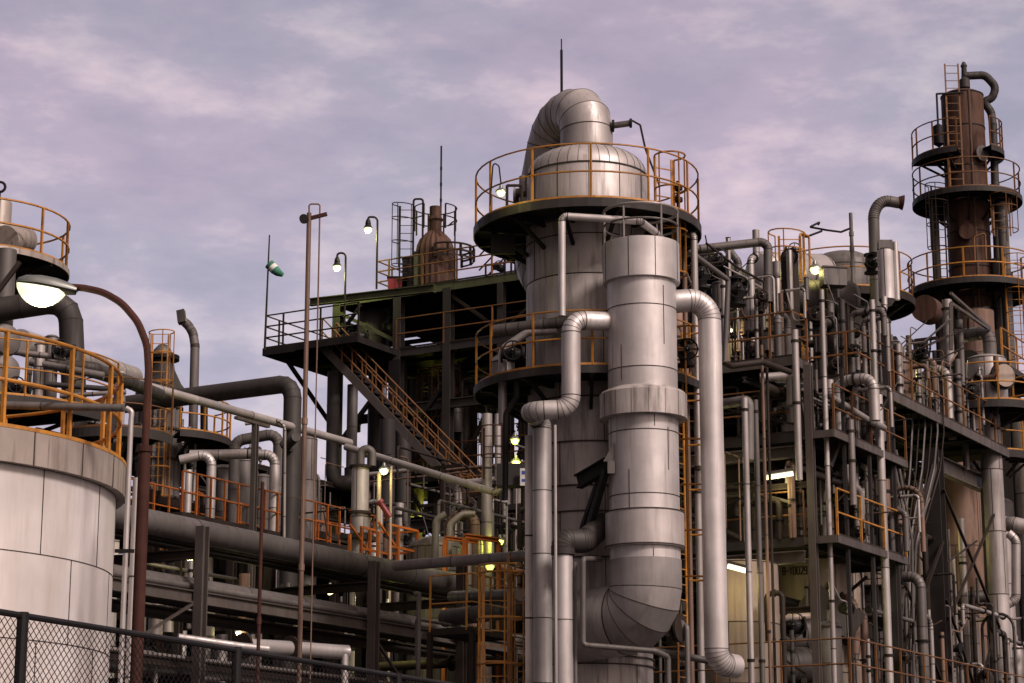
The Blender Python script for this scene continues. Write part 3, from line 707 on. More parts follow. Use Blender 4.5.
# pair of lit pipes left of the column
p = at(487, 414, 60); pipe('taller of two pale standpipes left of the main column', [p, setz(p, 0)], .145, 'clad', name='standpipe', seam=1.7, n=16)
p = at(498, 414, 60.6); pipe('thinner of two pale standpipes left of the main column, ending at a shelf', [p, setz(p, zf(478, 60.6))], .09, 'clad', name='standpipe', seam=1.7, n=14)
t = thing('caged_ladder', 'short brown caged ladder hugging the two pale standpipes', 'ladder', at(492, 478, 59.5))
ladder(t, at(493, 479, 59.6), zf(428, 59.6), V((1,0,0)), 'rust', back=V((0,-1,0)), w=.5, R=.33, hoop_from=.6)
mb = MB(); p = at(514, 476, 50); mb.box(p, .8, .5, .5, 'steel_grey', V((1,0,0))); solo(mb, 'junction_cabinet', 'grey cabinet beside the two pale standpipes', 'cabinet')
p = at(524, 477, 49.6); mb = MB(); mb.obox(p, V((.09,0,0)), V((0,.02,0)), UP*.2, 'white_plate'); mb.obox(p+V((0,-.024,.1)), V((.05,0,0)), V((0,.004,0)), UP*.04, 'blue_plate'); mb.obox(p+V((0,-.024,-.08)), V((.05,0,0)), V((0,.004,0)), UP*.03, 'blue_plate'); solo(mb, 'notice_plate', 'small white notice with two blue marks left of the main column', 'notice')

# ================================================================== upper-left unit (cut by the picture's edge)
Y = 53.; UC = V((at(-24, 230, Y).x, Y, 0)); UR = 2.32
zu = zf(243, Y-UR)
t = thing('process_column', 'column at the far left edge under an amber railed round platform', 'column', UC)
mb = MB(); mb.lathe(UC, [(.1, 0), (.86, 0), (.86, zu-1.2), (.86, zu), (.1, zu)], 'clad_dull', 36); mb.build('shell', t)
round_platform(t, UC, zu, .9, UR, brackets=8, h=1.2, step=1.35, rr=.034, edge='tank_rim', edgeh=.12)
mb = MB(); p = V((at(2, 220, Y-.3).x, Y-.6, 0)); mb.lathe(p, [(.1, zu), (.30, zu), (.30, zf(200, Y-.9)), (.24, zf(196, Y-.9)), (.05, zf(195.5, Y-.9))], 'tank_rim', 24); mb.build('upper_stack', t)
mb = MB(); mb.cyl(at(5, 240, Y-1.5), at(24, 240, Y-.5), .36, 'tank_rim', 24); mb.build('end_housing', t)
mb = MB(); p = at(0, 187, Y-1); q = V((1,0,0)); mb.tube([p+V((.13*cos(a*.5236), 0, .13*sin(a*.5236))) for a in range(12)], .035, 'black_iron', 6, br=0, closed=True); mb.cyl(p-UP*.1, setz(p, zu+.5), .03, 'black_iron', 6); solo(mb, 'lifting_eye', 'black ring above the far left railed platform', 'lifting eye')
Y = 50
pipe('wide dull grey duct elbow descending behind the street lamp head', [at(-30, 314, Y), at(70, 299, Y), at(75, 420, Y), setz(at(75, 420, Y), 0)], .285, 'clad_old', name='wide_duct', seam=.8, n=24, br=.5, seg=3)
mb = MB(); mb.bar(at(-20, 315, Y-1.2), at(20, 262, Y-1.2), .1, .1, 'steel_brown'); solo(mb, 'diagonal_strut', 'slanting brown strut below the far left round platform', 'strut')
p = at(4, 300, 50.6); pipe('grey riser at the picture edge behind the street lamp head', [setz(p, zu-.2), setz(p, 0)], .24, 'clad_dull', name='riser_pipe', seam=1.3, n=16)
pipe('wide pale duct slanting down behind the storage tank railing', [at(20, 342, 58), at(132, 378, 66)], .36, 'clad', name='slanting_duct', seam=1.6, n=20)
pipe('narrow dark ribbed pipe passing behind the storage tank railing', [at(60, 366, 48), at(92, 368, 48), at(128, 382, 49.5), at(160, 395, 52)], .15, 'clad_old', name='ribbed_pipe', seam=.35, n=14)
# domes and drums behind tank railing
for i, (px, py, r, lab) in enumerate(((6, 340, .36, 'upper pale drum end facing out behind the tank railing, picture edge'), (6, 370, .34, 'lower pale drum end facing out behind the tank railing, picture edge'))):
    p = at(px, py, 46.5); hvessel(lab, p, p+V((-1.4, 1.6, 0)), r, 'clad_dull')
t = thing('round_landing', 'dark round landing edge with amber railing behind the storage tank railing', 'landing', at(-30, 400, 43))
Q = at(-20, 420, 45); round_platform(t, Q, zf(393, 42), .3, 3.0, 200, 350, brackets=5, h=1.15, step=1.3, rr=.022)
vessel('dull vessel carrying the round landing behind the storage tank railing', Q, 0, zf(370, 45), .5, 'clad_dull', seam=1.4)
t = thing('round_landing', 'small dark half landing between the storage tank rim and the ribbed column', 'landing', at(115, 430, 49))
Q = at(118, 430, 49.6); round_platform(t, Q, zf(424, 48), .25, 1.25, 180, 360, brackets=4, h=1.15, step=.9, rr=.02, rail_mt='brown_orange')
pipe('pale stanchion pipe standing through the half landing by the tank rim', [setz(Q, 0), setz(Q, zf(372, 49.6))], .14, 'clad', name='stanchion_pipe', seam=.8)
rnd = random.Random(4)
for i, (px, y0, y1, r, m_, lb) in enumerate(((40, 345, 372, .12, 'clad', 'first'), (52, 338, 372, .16, 'clad_dull', 'second'), (30, 352, 380, .07, 'galvanised', 'third'))):
    p = at(px, y0, 47.5+i*.6); vessel('%s upright canister behind the storage tank railing beside the dull duct' % ('slim pale', 'stout grey', 'thin')[i], p, zf(y1+40, p.y), p.z, r, m_, name='canister', cat='canister', seam=.5, n=16)
valve(at(64, 352, 47), (1,0,0), 'black valve behind the tank railing beside the wide dull duct', 1.)
valve(at(20, 388, 45.5), (1,0,0), 'black valve low behind the tank railing near the picture edge', .9)
for i, (x0, y0, x1, y1, Y, r) in enumerate(((14, 352, 66, 358, 47, .07), (30, 362, 104, 376, 47.5, .09), (46, 384, 120, 390, 46, .06), (60, 396, 126, 392, 45, .05), (90, 412, 122, 380, 45, .05))):
    pipe('%s pipe run behind the storage tank railing' % ('topmost short', 'second highest', 'middle horizontal', 'lowest nearly level', 'steeply slanting')[i], [at(x0, y0, Y), at(x1, y1, Y)], r, ('galvanised', 'clad_dull', 'clad_old', 'galvanised', 'rust_light')[i], name='pipe_run', seam=.9)

# ribbed column with an amber ladder (right of the tank)
Y = 68; K = V((at(160, 420, Y).x, Y, 0)); r = .66
ztop = zf(392, Y)
t = thing('ribbed_column', 'dark ribbed column with a conical cap and amber caged ladder', 'column', K)
mb = MB(); rings = []
for z in (0, 4, 8, 11, 12.8, ztop):
    rings.append([V((K.x+(r+(.03 if k%2 else -.02))*cos(2*pi*k/48), K.y+(r+(.03 if k%2 else -.02))*sin(2*pi*k/48), z)) for k in range(48)])
mb.loft(rings, 'clad_dull', tone=[.3,.6,.4,.6,.2]); mb.build('shell', t)
zc = [zf(y, Y) for y in (391, 384, 370, 361, 356, 350, 345)]
mb = MB(); mb.lathe(K, [(r, zc[0]-.25), (r+.14, zc[0]-.2), (r+.14, zc[0]), (.95*r, zc[1]), (.62*r, zc[2]), (.55*r, zc[3])], 'clad_old', 32)
mb.lathe(K, [(.75*r, zc[3]), (.82*r, zc[3]+.02), (.82*r, zc[4]), (.6*r, zc[4]+.02)], 'black_iron', 28); mb.lathe(K, [(.5*r, zc[4]), (.42*r, zc[5]), (.2*r, zc[6]), (.05, zc[6]+.03)], 'clad_dull', 24); mb.build('cone_cap', t)
ladder(t, V((K.x+.05, Y-r-.12, 3)), zf(398, Y), V((1,0,0)), 'amber_paint', back=V((.25,-.97,0)).normalized(), ext=1.9, R=.4, hoop_from=1.4, w=.5)
for y in (410, 432, 462, 500, 540): 
    mb = MB(); mb.lathe(K, [(r, zf(y, Y)), (r+.06, zf(y, Y)), (r+.06, zf(y, Y)+.07), (r, zf(y, Y)+.07)], 'seam', 36); mb.build('hoop', t)
t = thing('side_landing', 'dark half round landing with an amber rail, right of the ribbed column', 'landing', V((K.x+r, Y, zf(434, Y))))
round_platform(t, V((K.x+.25, Y, 0)), zf(436, Y-.8), r+.1, 1.98, -70, 50, brackets=4, h=1.1, step=.9, rr=.03, rail_mt='amber_paint')
p = at(194, 400, 67.6)
pipe('grey vent pipe with a hooded outlet hooking over left, before the cloudy sky', [setz(p, zf(432, 67.6)), at(195, 346, 67.6), at(193, 333, 67.6), at(188, 325, 67.6), at(182, 320, 67.6)], .145, 'clad_dull', name='vent_pipe', seam=1.6, n=16, br=.5)
mb = MB(); q = at(181.5, 317, 67.5); mb.obox(q, V((.12,0,.03)), V((0,.18,0)), V((-.03,0,.2)), 'clad_old'); solo(mb, 'vent_hood', 'dark square hood at the tip of the hooked vent pipe', 'hood')
pipe('dark fitting pipe standing beside the hooked vent pipe on the landing', [at(204, 432, 68.5), at(204, 398, 68.5)], .12, 'steel_dark', name='stub_pipe')

# ================================================================== long grey duct with a drop, the long slanting pipe
Y = 66
q = at(293, 383, 62); s0 = go(q, GB, 196)
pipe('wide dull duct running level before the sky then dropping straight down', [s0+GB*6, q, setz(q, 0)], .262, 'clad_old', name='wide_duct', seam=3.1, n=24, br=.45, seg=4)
pipe('round stub with a pale collar on the wide dull dropping duct', [at(286, 447, 61.8), at(296, 437, 60.9)], .13, 'clad_old', name='stub_pipe', flg=[(at(287, 446, 61.7), V((.8,-1,.8)))])
p0 = at(196, 400, 58); p1 = go(p0, GA, 350); p1.z = zf(443, p1.y)
pipe('long pale pipe slanting across the sky above the orange walkway', [p0-GA*3, p0, p1], .118, 'clad', name='long_pipe', seam=2.6, n=14)
p2 = at(346, 448, p1.y+.2); p3 = go(p2, GA, 500); p3.z = zf(494, p3.y); p3 = at(500, 494, 62); 
pipe('second long pale pipe, lower, ending bent up beside the two standpipes', [at(346, 447, 62), at(497, 493, 58), at(500, 486, 58), at(500, 478, 58)], .1, 'clad', name='long_pipe', seam=2.6, n=14, br=.15)

# ================================================================== orange walkway and the pipe group behind it
O = at(183, 470, 60); zk = zf(512, 60)
F1 = Frame('orange railed walkway frame left of the wide dropping duct', O, 'walkway_frame', 'steel_brown')
w1 = (go(F1.P(0, 0, zk), GA, 385)-F1.P(0, 0, zk)).length
F1.deck(0, w1, 0, 2.2, zk); F1.rail([(0, 0), (w1, 0)], zk, 'orange_paint', h=1.15, r=.034, step=.62, toe=False)
F1.rail([(0, 2.1), (w1, 2.1)], zk, 'orange_paint', h=1.15, r=.032, step=.7, toe=False)
for a in (0.2, w1*.25, w1*.5, w1*.75, w1-.2): F1.column(a, .15, zk-.05, .2); F1.column(a, 2.0, zk-.05, .2)
for a in (w1*.1, w1*.35): F1.beam((a, 0, zk-3), (a, 2.1, zk-3))
F1.beam((0, .1, zk-2.6), (w1, .1, zk-2.6)); 
# pipes group
for i, (lab, pts, r, m_) in enumerate((
    ('grey pipe looping over between two drops, highest of the loops behind the orange walkway', [(235, 600, 65), (235, 441, 65), (279, 433, 65), (276, 600, 65)], .17, 'clad_dull'),
    ('grey pipe arching lower with its right leg down, behind the orange walkway', [(190, 455, 64), (248, 454, 64), (275, 455, 64), (275, 600, 64)], .15, 'clad'),
    ('pale pipe standing alone left of the grey loops behind the orange walkway', [(212, 600, 63.5), (212, 453, 63.5), (180, 460, 63.5)], .14, 'clad_clean'),
    ('short pale post pipe at the left end of the orange walkway', [(189, 600, 63), (189, 470, 63)], .1, 'clad_clean'),
    ('thin white conduit rising and turning left above the orange walkway', [(284, 560, 61), (285, 419, 61), (245, 424, 61)], .045, 'galvanised'))):
    P_ = [at(x, y, Y_) for x, y, Y_ in pts]
    P_ = [setz(V((P_[1].x, P_[0].y, 0)), 0) if k == 0 and pts[0][1] == 600 else p for k, p in enumerate(P_)]
    if pts[-1][1] == 600: P_[-1] = setz(P_[-2], 0)
    pipe(lab, P_, r, m_, name='loop_pipe', seam=1.3, n=16, br=.3)
p = at(254, 480, 59.6); mb = MB(); mb.ibeam(setz(p, 0), setz(p, zf(423, 59.6)), .15, .15, 'steel_pale', up=GA); mb.bar(setz(p, zf(423, 59.6))-GA*.9, setz(p, zf(423, 59.6))+GA*.6, .12, .08, 'steel_pale'); solo(mb, 'support_post', 'grey steel post carrying a short arm above the orange walkway', 'post')
for i in range(4):
    p = at((222, 243, 262, 306)[i], 500, 66+i*.4)
    vessel(('small dull drum top left', 'small dull drum mid', 'short rounded pot', 'squat round topped pot')[i]+(' seen between the grey loops behind the walkway', ' under the highest grey loop behind the walkway', ' right of the grey loops behind the walkway', ' right of the wide dropping duct behind the walkway')[i], p, 4, zf((470, 462, 478, 440)[i], p.y), (.35, .3, .28, .32)[i], 'clad_dull', name='pot', cat='pot', seam=1.2, n=20)

# vertical pale vessel with an inverted U on top
p = at(360, 500, 58.5); z1 = zf(466, 58.5)
t = vessel('slender pale vessel with flanges below the inverted U pipe', p, zf(575, 58.5)-4, z1, .235, 'clad', name='slim_vessel', seam=1.3, dome=0)
for y in (467, 513, 536): mb = MB(); flange(mb, setz(p, zf(y, 58.5)), UP, .31, 'steel_brown', .07, 20); mb.build('flange', t)
mb = MB(); mb.box(setz(p, zf(538, 58.5)), 1., .6, .12, 'steel_grey'); mb.build('shelf', t)
q = at(372, 470, 58.5)
pipe('inverted U pipe on top of the slender pale vessel', [setz(p, z1), setz(p, zf(449, 58.5)), setz(q, zf(449, 58.5)), setz(q, zf(466, 58.5))], .11, 'clad_dull', name='inverted_pipe', br=.16, n=14, seg=6)
# lamp near
bulkhead(at(384, 470, 57), 'round glowing lamp below the second long pale pipe', 25, .12)
p = at(379, 480, 57.2); pipe('pale lit post under the round glowing lamp', [setz(p, zf(473, 57.2)), setz(p, 3)], .06, 'vessel_cream', name='lamp_post')
p = at(391, 480, 57.2); pipe('thin lit post right of the round glowing lamp', [setz(p, zf(466, 57.2)), setz(p, 3)], .035, 'vessel_cream', name='lamp_post')
mb = MB(); mb.cyl(at(379, 501, 56.5), at(390, 517, 56.5), .075, 'red_paint', 12); mb.cyl(at(379, 501, 56.5), at(381, 503.5, 56.5), .11, 'red_paint', 12); solo(mb, 'fire_monitor', 'red slanting fire nozzle above the orange cage stair', 'fire nozzle')
# orange cage stair
F2 = Frame('orange tubular cage stair right of the slender pale vessel', at(378, 560, 57), 'cage_stair', 'orange_paint')
zb = zf(565, 57); zt2 = zf(522, 57); L2 = 1.9
for a in (0, .55, .95, L2): 
    for b in (0, .9): F2.column(a, b, zt2-(0 if a > .5 else .25), .07, zb)
for z in (zb+.15, (zb+zt2)/2, zt2): F2.beam((.5, 0, z), (L2, 0, z), .06, .06); F2.beam((.5, .9, z), (L2, .9, z), .06, .06); F2.beam((L2, 0, z), (L2, .9, z), .06, .06)
F2.deck(.5, L2, 0, .9, zb+.02, False, eh=.1); F2.brace((0, 0, zt2), (.95, 0, zb+.5), .06)
F2.brace((0, .9, zt2), (.95, .9, zb+.5), .06)
for a in (0, L2): F2.column(a, .45, zb, .14, 0, 'steel_dark')
F3 = Frame('small orange goalpost step frame left of the main column', at(465, 560, 56), 'step_frame', 'orange_paint')
z3 = zf(536, 56); F3.beam((0, 0, z3), (1.1, -.35, z3), .12, .12); F3.column(0, 0, z3-.05, .12, 0); F3.column(1.1, -.35, z3-.05, .1, 0); F3.beam((0, .6, z3), (1.1, .3, z3), .1, .1); F3.column(0, .6, z3-.05, .1, 0); F3.beam((0, 0, z3-.5), (0, .6, z3-.5), .08, .08)
pipe('pale gooseneck pipe arching beside the orange step frame', [at(448, 570, 57), at(450, 524, 57), at(462, 514, 57), at(475, 514, 57)], .085, 'galvanised', name='gooseneck_pipe', br=.3)
pipe('second smaller gooseneck pipe left of the orange step frame', [at(435, 560, 58), at(436, 520, 58), at(446, 514, 58)], .1, 'clad_dull', name='gooseneck_pipe', br=.2)
vessel('squat fluted drum under the smaller gooseneck pipe', at(435, 560, 59), 4, zf(549, 59), .75, 'clad_dull', name='squat_drum', cat='drum', seam=.6, vseam=20)

# ================================================================== pipe rack crossing lower left
K0 = setz(at(112, 515, 41.5), 0)
RK = Frame('grey pipe rack frame behind the storage tank, crossing to the main column', K0, 'pipe_rack', 'steel_pale')
zbm = zf(597, 43); 
pa = [(go(K0+UP*7, GA, px)-(K0+UP*7)).length for px in (176, 350, 439, 500)]
LR = pa[3]+3
zp1 = zf(516, 41.7)
RK.beam((-1.2, -.45, zbm), (LR, -.45, zbm), .25, .14); RK.beam((-1.2, 1.9, zbm), (LR, 1.9, zbm), .25, .14)
for i, a in enumerate([-1.]+pa[:3]):
    RK.column(a, -.62, zp1-.02 if i < 3 else zp1+.3, .2, 0, 'steel_pale' if i in (1, 2) else 'steel_brown')
    RK.column(a, 2.2, zp1+.6, .2, 0, 'steel_brown'); RK.beam((a, -.5, zp1-.55), (a, 2.2, zp1-.55), .2, .16, 'steel_brown'); RK.beam((a, -.5, zbm-1.6), (a, 2.2, zbm-1.6), .2, .16, 'steel_brown')
RK.brace((pa[0]-1.6, -.5, zbm-.9), (pa[0], -.5, zbm-.1), .06); RK.brace((pa[1]+1.2, -.5, zbm-1.), (pa[1], -.5, zbm-.1), .06)
def rk(a, b, z): return RK.P(a, b, z)
pipe('widest dull pipe lying on top of the pipe rack', [rk(-1.5, 0, zp1), rk(pa[2]+.6, 0, zp1)], .245, 'clad_dull', name='rack_pipe', seam=2.2, n=24)
z2 = zf(578, 42); pipe('second widest dull pipe lying on the lower beam of the pipe rack', [rk(-1.5, 0, z2), rk(LR, 0, z2)], .21, 'clad_dull', name='rack_pipe', seam=2., n=20)
pipe('narrow pipe hugging the front of the lower rack pipe', [rk(-1.5, -.32, zbm+.22), rk(LR, -.32, zbm+.22)], .07, 'clad_dull', name='rack_pipe', seam=2.)
for i, (b, dz, r, m_, lb) in enumerate(((.62, -.02, .14, 'clad_old', 'medium dark pipe behind the widest pipe on the rack top'), (1.1, 0, .12, 'steel_brown', 'rusty brown pipe at the back of the rack top'), (1.6, .05, .17, 'clad_old', 'thick dark pipe furthest back on the rack top'))):
    pipe(lb, [rk(-1.5, b, zp1+dz), rk(LR, b, zp1+dz)], r, m_, name='rack_pipe', seam=2.3)
for i, (b, dz, r, m_, lb) in enumerate(((.5, .24, .1, 'clad_old', 'medium dark pipe behind the lower wide rack pipe'), (.95, .2, .16, 'clad_old', 'thick dark pipe mid depth on the lower rack beam'), (1.5, .2, .1, 'steel_brown', 'rusty pipe furthest back on the lower rack beam'))):
    pipe(lb, [rk(-1.5, b, zbm+dz), rk(LR, b, zbm+dz)], r, m_, name='rack_pipe', seam=2.3)
# lower tier, near the fence top
zl2 = zf(652, 43.)
RK.beam((-1.2, -.5, zl2-.25), (LR, -.5, zl2-.25), .18, .12, 'steel_brown')
pipe('white tapered pipe spool on the lowest rack tier, above the fence', [at(178, 637, 42), at(240, 646, 42.5), at(268, 649, 42.8)], .07, 'clad_clean', name='pipe_spool', br=0)
p0, p1 = at(243, 646, 43), at(338, 652, 45.2)
pipe('fat white pipe spool above the fence, ending in a small elbow', [p0, at(290, 648.5, 44), p1, p1+V((.2,.1,0))], .15, 'clad_clean', name='pipe_spool', n=20, br=0, flg=[(p0, p1-p0), (at(290, 648.5, 44), p1-p0)])
pipe('thin pale elbow dropping from the fat white spool', [p1, at(345, 652, 45.2), setz(at(345, 690, 45.2), 2)], .075, 'clad_clean', name='elbow_pipe', br=.15)
p = at(420, 595, 46); pipe('thin cane shaped pipe standing before the rack, right part', [at(414, 594, 46), at(419, 593, 46), setz(at(419, 600, 46), 0)], .05, 'clad_dull', name='cane_pipe', br=.1)
for i in range(9):
    a = 1.1+i*1.75; z = zl2+(-.45 if i%2 else -.1)
    P_ = [rk(a, -.3+.25*(i%3), 1), rk(a, -.3+.25*(i%3), z), rk(a+(.5 if i%2 else -.5), -.3+.25*(i%3), z)]
    pipe('%s short bent feeder pipe from the left on the lowest rack tier' % ('first','second','third','fourth','fifth','sixth','seventh','eighth','ninth')[i], P_, .05+.02*(i%3), ('galvanised','clad_dull','rust_light')[i%3], name='feeder_pipe', br=.12, group='feeder pipes on the lowest rack tier')
for i, (b, z, r, m_) in enumerate(((-.3, zl2-.12, .05, 'galvanised'), (0, zl2-.35, .09, 'clad_dull'), (.5, zl2-.1, .12, 'clad_old'), (1., zl2-.3, .09, 'rust_light'), (1.5, zl2, .13, 'clad_old'), (.3, zl2-.8, .11, 'clad_dull'), (1.2, zl2-.9, .12, 'clad_old'))):
    pipe('%s pipe lying on the lowest rack tier behind the fence' % ('thin bright front', 'medium front', 'thick dark middle', 'rusty middle', 'thickest rear', 'medium low slung', 'thick low slung rear')[i], [rk(-1.5, b, z), rk(LR, b, z)], r, m_, name='rack_pipe', seam=1.9)
# pipe rising on B direction
pipe('pale pipe lying level from the column towards the pipe rack end', [go(at(524, 556, 46), GB, 395), at(524, 556, 46)-GB*1.2], .115, 'galvanised', name='level_pipe', seam=1.7, n=16)
q = at(520, 606, 47.5); pipe('wide dull pipe level below the pale level pipe', [V((at(445, 608, 50).x, 50, q.z)), V((at(540, 606, 47.5).x, 47.5, q.z))], .2, 'clad_dull', name='level_pipe', seam=1.5, n=16)
q = at(512, 590, 47.5); pipe('narrow dull pipe between the two level pipes', [V((at(452, 583, 50.5).x, 50.5, q.z+.2)), V((at(520, 590, 47.5).x, 47.5, q.z-.1))], .13, 'clad_dull', name='level_pipe', seam=1.5, n=16)
# orange ladder cages at the column foot
t = thing('caged_ladder', 'orange ladder tower just left of the main column foot', 'ladder', setz(at(505, 640, 44), 0))
ladder(t, setz(at(497, 640, 44), 1), zf(577, 44), V((1,0,0)), 'amber_paint', back=V((.2,-1,0)).normalized(), w=.55, R=.45, hoop_from=.8, ext=.2)
F4 = Frame('orange railed hatch landing left of the ladder tower', at(472, 640, 44.5), 'hatch_landing', 'steel_brown')
z4 = zf(630, 44.5); F4.deck(0, 1.6, 0, 1., z4, False, eh=.1); F4.rail([(0, 1), (0, 0), (1.6, 0)], z4, 'amber_paint', h=1.15, r=.02, step=.8)
for a, b in ((0,0),(1.6,0),(0,1),(1.6,1)): F4.column(a, b, z4, .1)
t = thing('caged_ladder', 'thin orange ladder beside the flat sided cable duct', 'ladder', setz(at(517, 600, 43.6), 0))
ladder(t, setz(at(519, 640, 43.6), 1.5), zf(553, 43.6), V((1,0,0)), 'brown_orange', back=V((0,-1,0)), w=.42, R=.34, hoop_from=99, cage=False)

# ================================================================== stair building (mid left, 80 m away)
Z1 = zf(358, 80); S0 = at(336, 360, 80)
S = Frame('dark open steel building with the long outside stair and roof vessel', S0, 'open_steel_building', 'steel_grey')
# b is negative towards the right / towards us
def sb(px, z=Z1): return -(go(S.P(0, 0, z), -GB, px)-S.P(0, 0, z)).length if px > 336 else (go(S.P(0, 0, z), GB, px)-S.P(0, 0, z)).length
Z2 = zf(299, 80); bs = [0., sb(397), sb(447), sb(500), sb(560), sb(640), sb(700)]
S.deck(0, 12, bs[-1], 0, Z1, edge='steel_grey', eh=.36)
S.deck(0, 12, bs[-1], 0, Z2, edge='steel_olive', eh=.4)
lv = [Z1-4.6, Z1-8.6, Z1-12.4]
for z in lv: S.deck(.8, 16, bs[-1]-3, bs[1]+1, z, eh=.35)
for i, b in enumerate(bs): S.column(.1, b, Z2-.2 if i else Z2-.2, .32 if i < 3 else .24, mt='steel_olive' if i == 0 else 'steel_grey'); S.column(8, b, Z2-.2, .35, mt='steel_dark')
S.column(.1, bs[1]+.02, Z1-.4, .5, mt='steel_dark')
S.beam((-.9, .6, Z2-.25), (-.9, bs[2], Z2-.42), .28, .2, 'steel_olive')
S.beam((0, .0, Z2-.9), (6, 0, Z2-.9), .25, .2, 'steel_olive'); S.brace((.1, 0, Z2-.5), (.1, bs[1], Z1+.3), .16, 'steel_olive'); S.brace((.1, bs[1], Z1-.5), (.1, 0.2, Z1-3.6), .16, 'steel_dark'); 
S.brace((.1, bs[1], Z1-3.6), (.1, bs[2]+.2, Z1-1.6), .16, 'steel_dark')
for i in range(2, 6): S.brace((.15, bs[i], Z1+.2 if i%2 else Z2-.4), (.15, bs[i+1], Z2-.4 if i%2 else Z1+.2), .14, 'steel_brown')
for z in (Z1-2.2, Z1-6.5): S.beam((.2, bs[1], z), (.2, bs[-1], z), .34, .2, 'steel_grey' if z > 12 else 'steel_brown')
mb = MB(); c_ = S.P(8.3, (bs[1]+.8+bs[-1])/2, (Z1+Z2)/2-.1); mb.obox(c_, GA*.04, GB*(bs[1]+.8-bs[-1])/2, UP*(Z2-Z1)/2, 'steel_dark')  # added dark screen that blacks out the sky behind the top storey
for i in range(40): mb.bar(S.P(8.22, bs[1]+.8+(bs[-1]-bs[1]-.8)*i/39, Z1), S.P(8.22, bs[1]+.8+(bs[-1]-bs[1]-.8)*i/39, Z2-.3), .08, .08, 'steel_brown', up=GA)
mb.build('added_back_screen', S.t)
for z in (Z1+1.2, Z2-.8): S.beam((3.5, 0, z), (3.5, bs[-1], z), .16, .12, 'steel_brown')
# landing towards the sky on the left
Lb = (go(S.P(-2.6, 0, Z1), GB, 263)-S.P(-2.6, 0, Z1)).length; 
S.deck(-2.6, 1.6, 0, Lb, Z1, edge='steel_dark', eh=.35); S.deck(-2.6, 0, bs[1], 0, Z1, edge='steel_dark', eh=.3)
S.rail([(-2.55, bs[1]), (-2.55, Lb-.05), (1.6, Lb-.05)], Z1, 'steel_brown', h=1.25, r=.035, step=1.6, mid=2)
S.rail([(1.6, Lb-.05), (1.6, .1)], Z1, 'brown_orange', h=1.25, r=.035, step=1.6)
S.rail([(-.05, bs[1]), (-.05, bs[-1])], Z1, 'brown_orange', h=1.15, r=.032, step=1.9, mid=1)
S.brace((0, .2, Z1-.4), (0, Lb-.6, Z1-.4), .12, 'steel_dark'); S.brace((-2, Lb*.6, Z1-.3), (.3, .1, Z1-2.8), .14, 'steel_dark')
S.rail([(2.4, sb(378, Z2)), (-.05, sb(378, Z2)), (-.05, bs[-2])], Z2, 'brown_orange', h=1.2, r=.035, step=1.5, mid=2)
# stair
q0 = go(S.P(-1.6, 0, Z1), GB, 329); q1 = go(S.P(-1.6, 0, Z1), -GB, 486); q1.z = zf(512, q1.y); q0.z = Z1-.05
st = thing('outside_stair', 'long dark steel stair with orange brown rails descending toward the main column', 'stair', setz(q1, q1.z)); wv = GA*.45
for s in (-1, 1):
    mb = MB(); mb.bar(q0+wv*s, q1+wv*s, .07, .30, 'steel_pale'); mb.build('stringer', st)
    mb = MB(); k = 15; dd = (q1-q0)
    for h in (1.05, .55): mb.tube([q0+wv*s+UP*h, q1+wv*s+UP*h], .027, 'brown_orange', 6)
    for i in range(k+1): p = q0+wv*s+dd*i/k; mb.bar(p, p+UP*1.05, .045, .035, 'brown_orange')
    mb.build('railing', st)
mb = MB()
for i in range(30): p = q0+(q1-q0)*(i+.5)/30; mb.box(p, .9, .26, .04, 'grating', GA)
mb.build('treads', st)
# landing at the foot + inner second flight
S.deck(-2.6, .8, sb(560, lv[1]), sb(478, lv[0]), q1.z, edge='steel_grey', eh=.25)
S.rail([(-2.55, sb(482, lv[0])), (-2.55, sb(530, lv[0]))], q1.z, 'brown_orange', h=1.1, r=.03, step=1.)
S.rail([(2.4, sb(452, Z2)), (2.4, bs[-2])], Z2, 'steel_brown', h=1.2, r=.035, step=1.3, mid=2)
ra_, rb2 = sb(462, Z2), sb(490, Z2)
for o in (0, .55, 1.1): S.brace((1.2, ra_, Z2+.1+o), (1.2, ra_-1.1, Z2+1.0+o), .05, 'steel_brown'); S.brace((1.2, ra_-1.1, Z2+1.0+o), (1.2, rb2-1, Z2+1.0+o), .05, 'steel_brown')
for k in range(5): S.column(1.2, ra_-1.1+(rb2-1-ra_+1.1)*k/4, Z2+2.1, .06, Z2, 'steel_brown')
S.deck(1.2, 2.4, rb2-1, ra_-1.1, Z2+1.0, False, eh=.12)
# roof vessel
p = at(435, 260, 79); Vz = [zf(y, 79) for y in (292, 252, 246, 240, 236, 232, 207)]
t = thing('roof_vessel', 'rusty fluted vessel with narrow neck on the stair building roof', 'vessel', setz(p, Vz[0]))
mb = MB(); rr_ = []
for z, r in ((Z2, .70), (Vz[1], .70), (Vz[2], .66), (Vz[3], .56), (Vz[4], .42), (Vz[5], .26)):
    rr_.append([V((p.x+(r+(.025 if k%2 else -.02))*cos(2*pi*k/40), p.y+(r+(.025 if k%2 else -.02))*sin(2*pi*k/40), z)) for k in range(40)])
mb.loft(rr_, 'rust_shell', tone=[.1,.9,.8,.6,.3]); mb.build('shell', t)
mb = MB(); mb.lathe(p, [(.1, Vz[5]-.1), (.24, Vz[5]-.1), (.24, zf(222, 79)), (.3, zf(220, 79)), (.22, zf(216, 79)), (.22, Vz[6]), (.05, Vz[6])], 'rust_shell', 24); mb.build('neck', t)
mb = MB(); rail(mb, arc(setz(p, zf(233, 79)), .8, -60, 240, 20), 'steel_brown', .95, .03, .6, toe=False); mb.build('guard_rail', t)
mb = MB(); rail(mb, arc(setz(p+V((.5,0,0)), zf(262, 79)), .95, -120, 60, 16), 'steel_brown', .5, .05, .5, toe=True); mb.build('side_step', t)
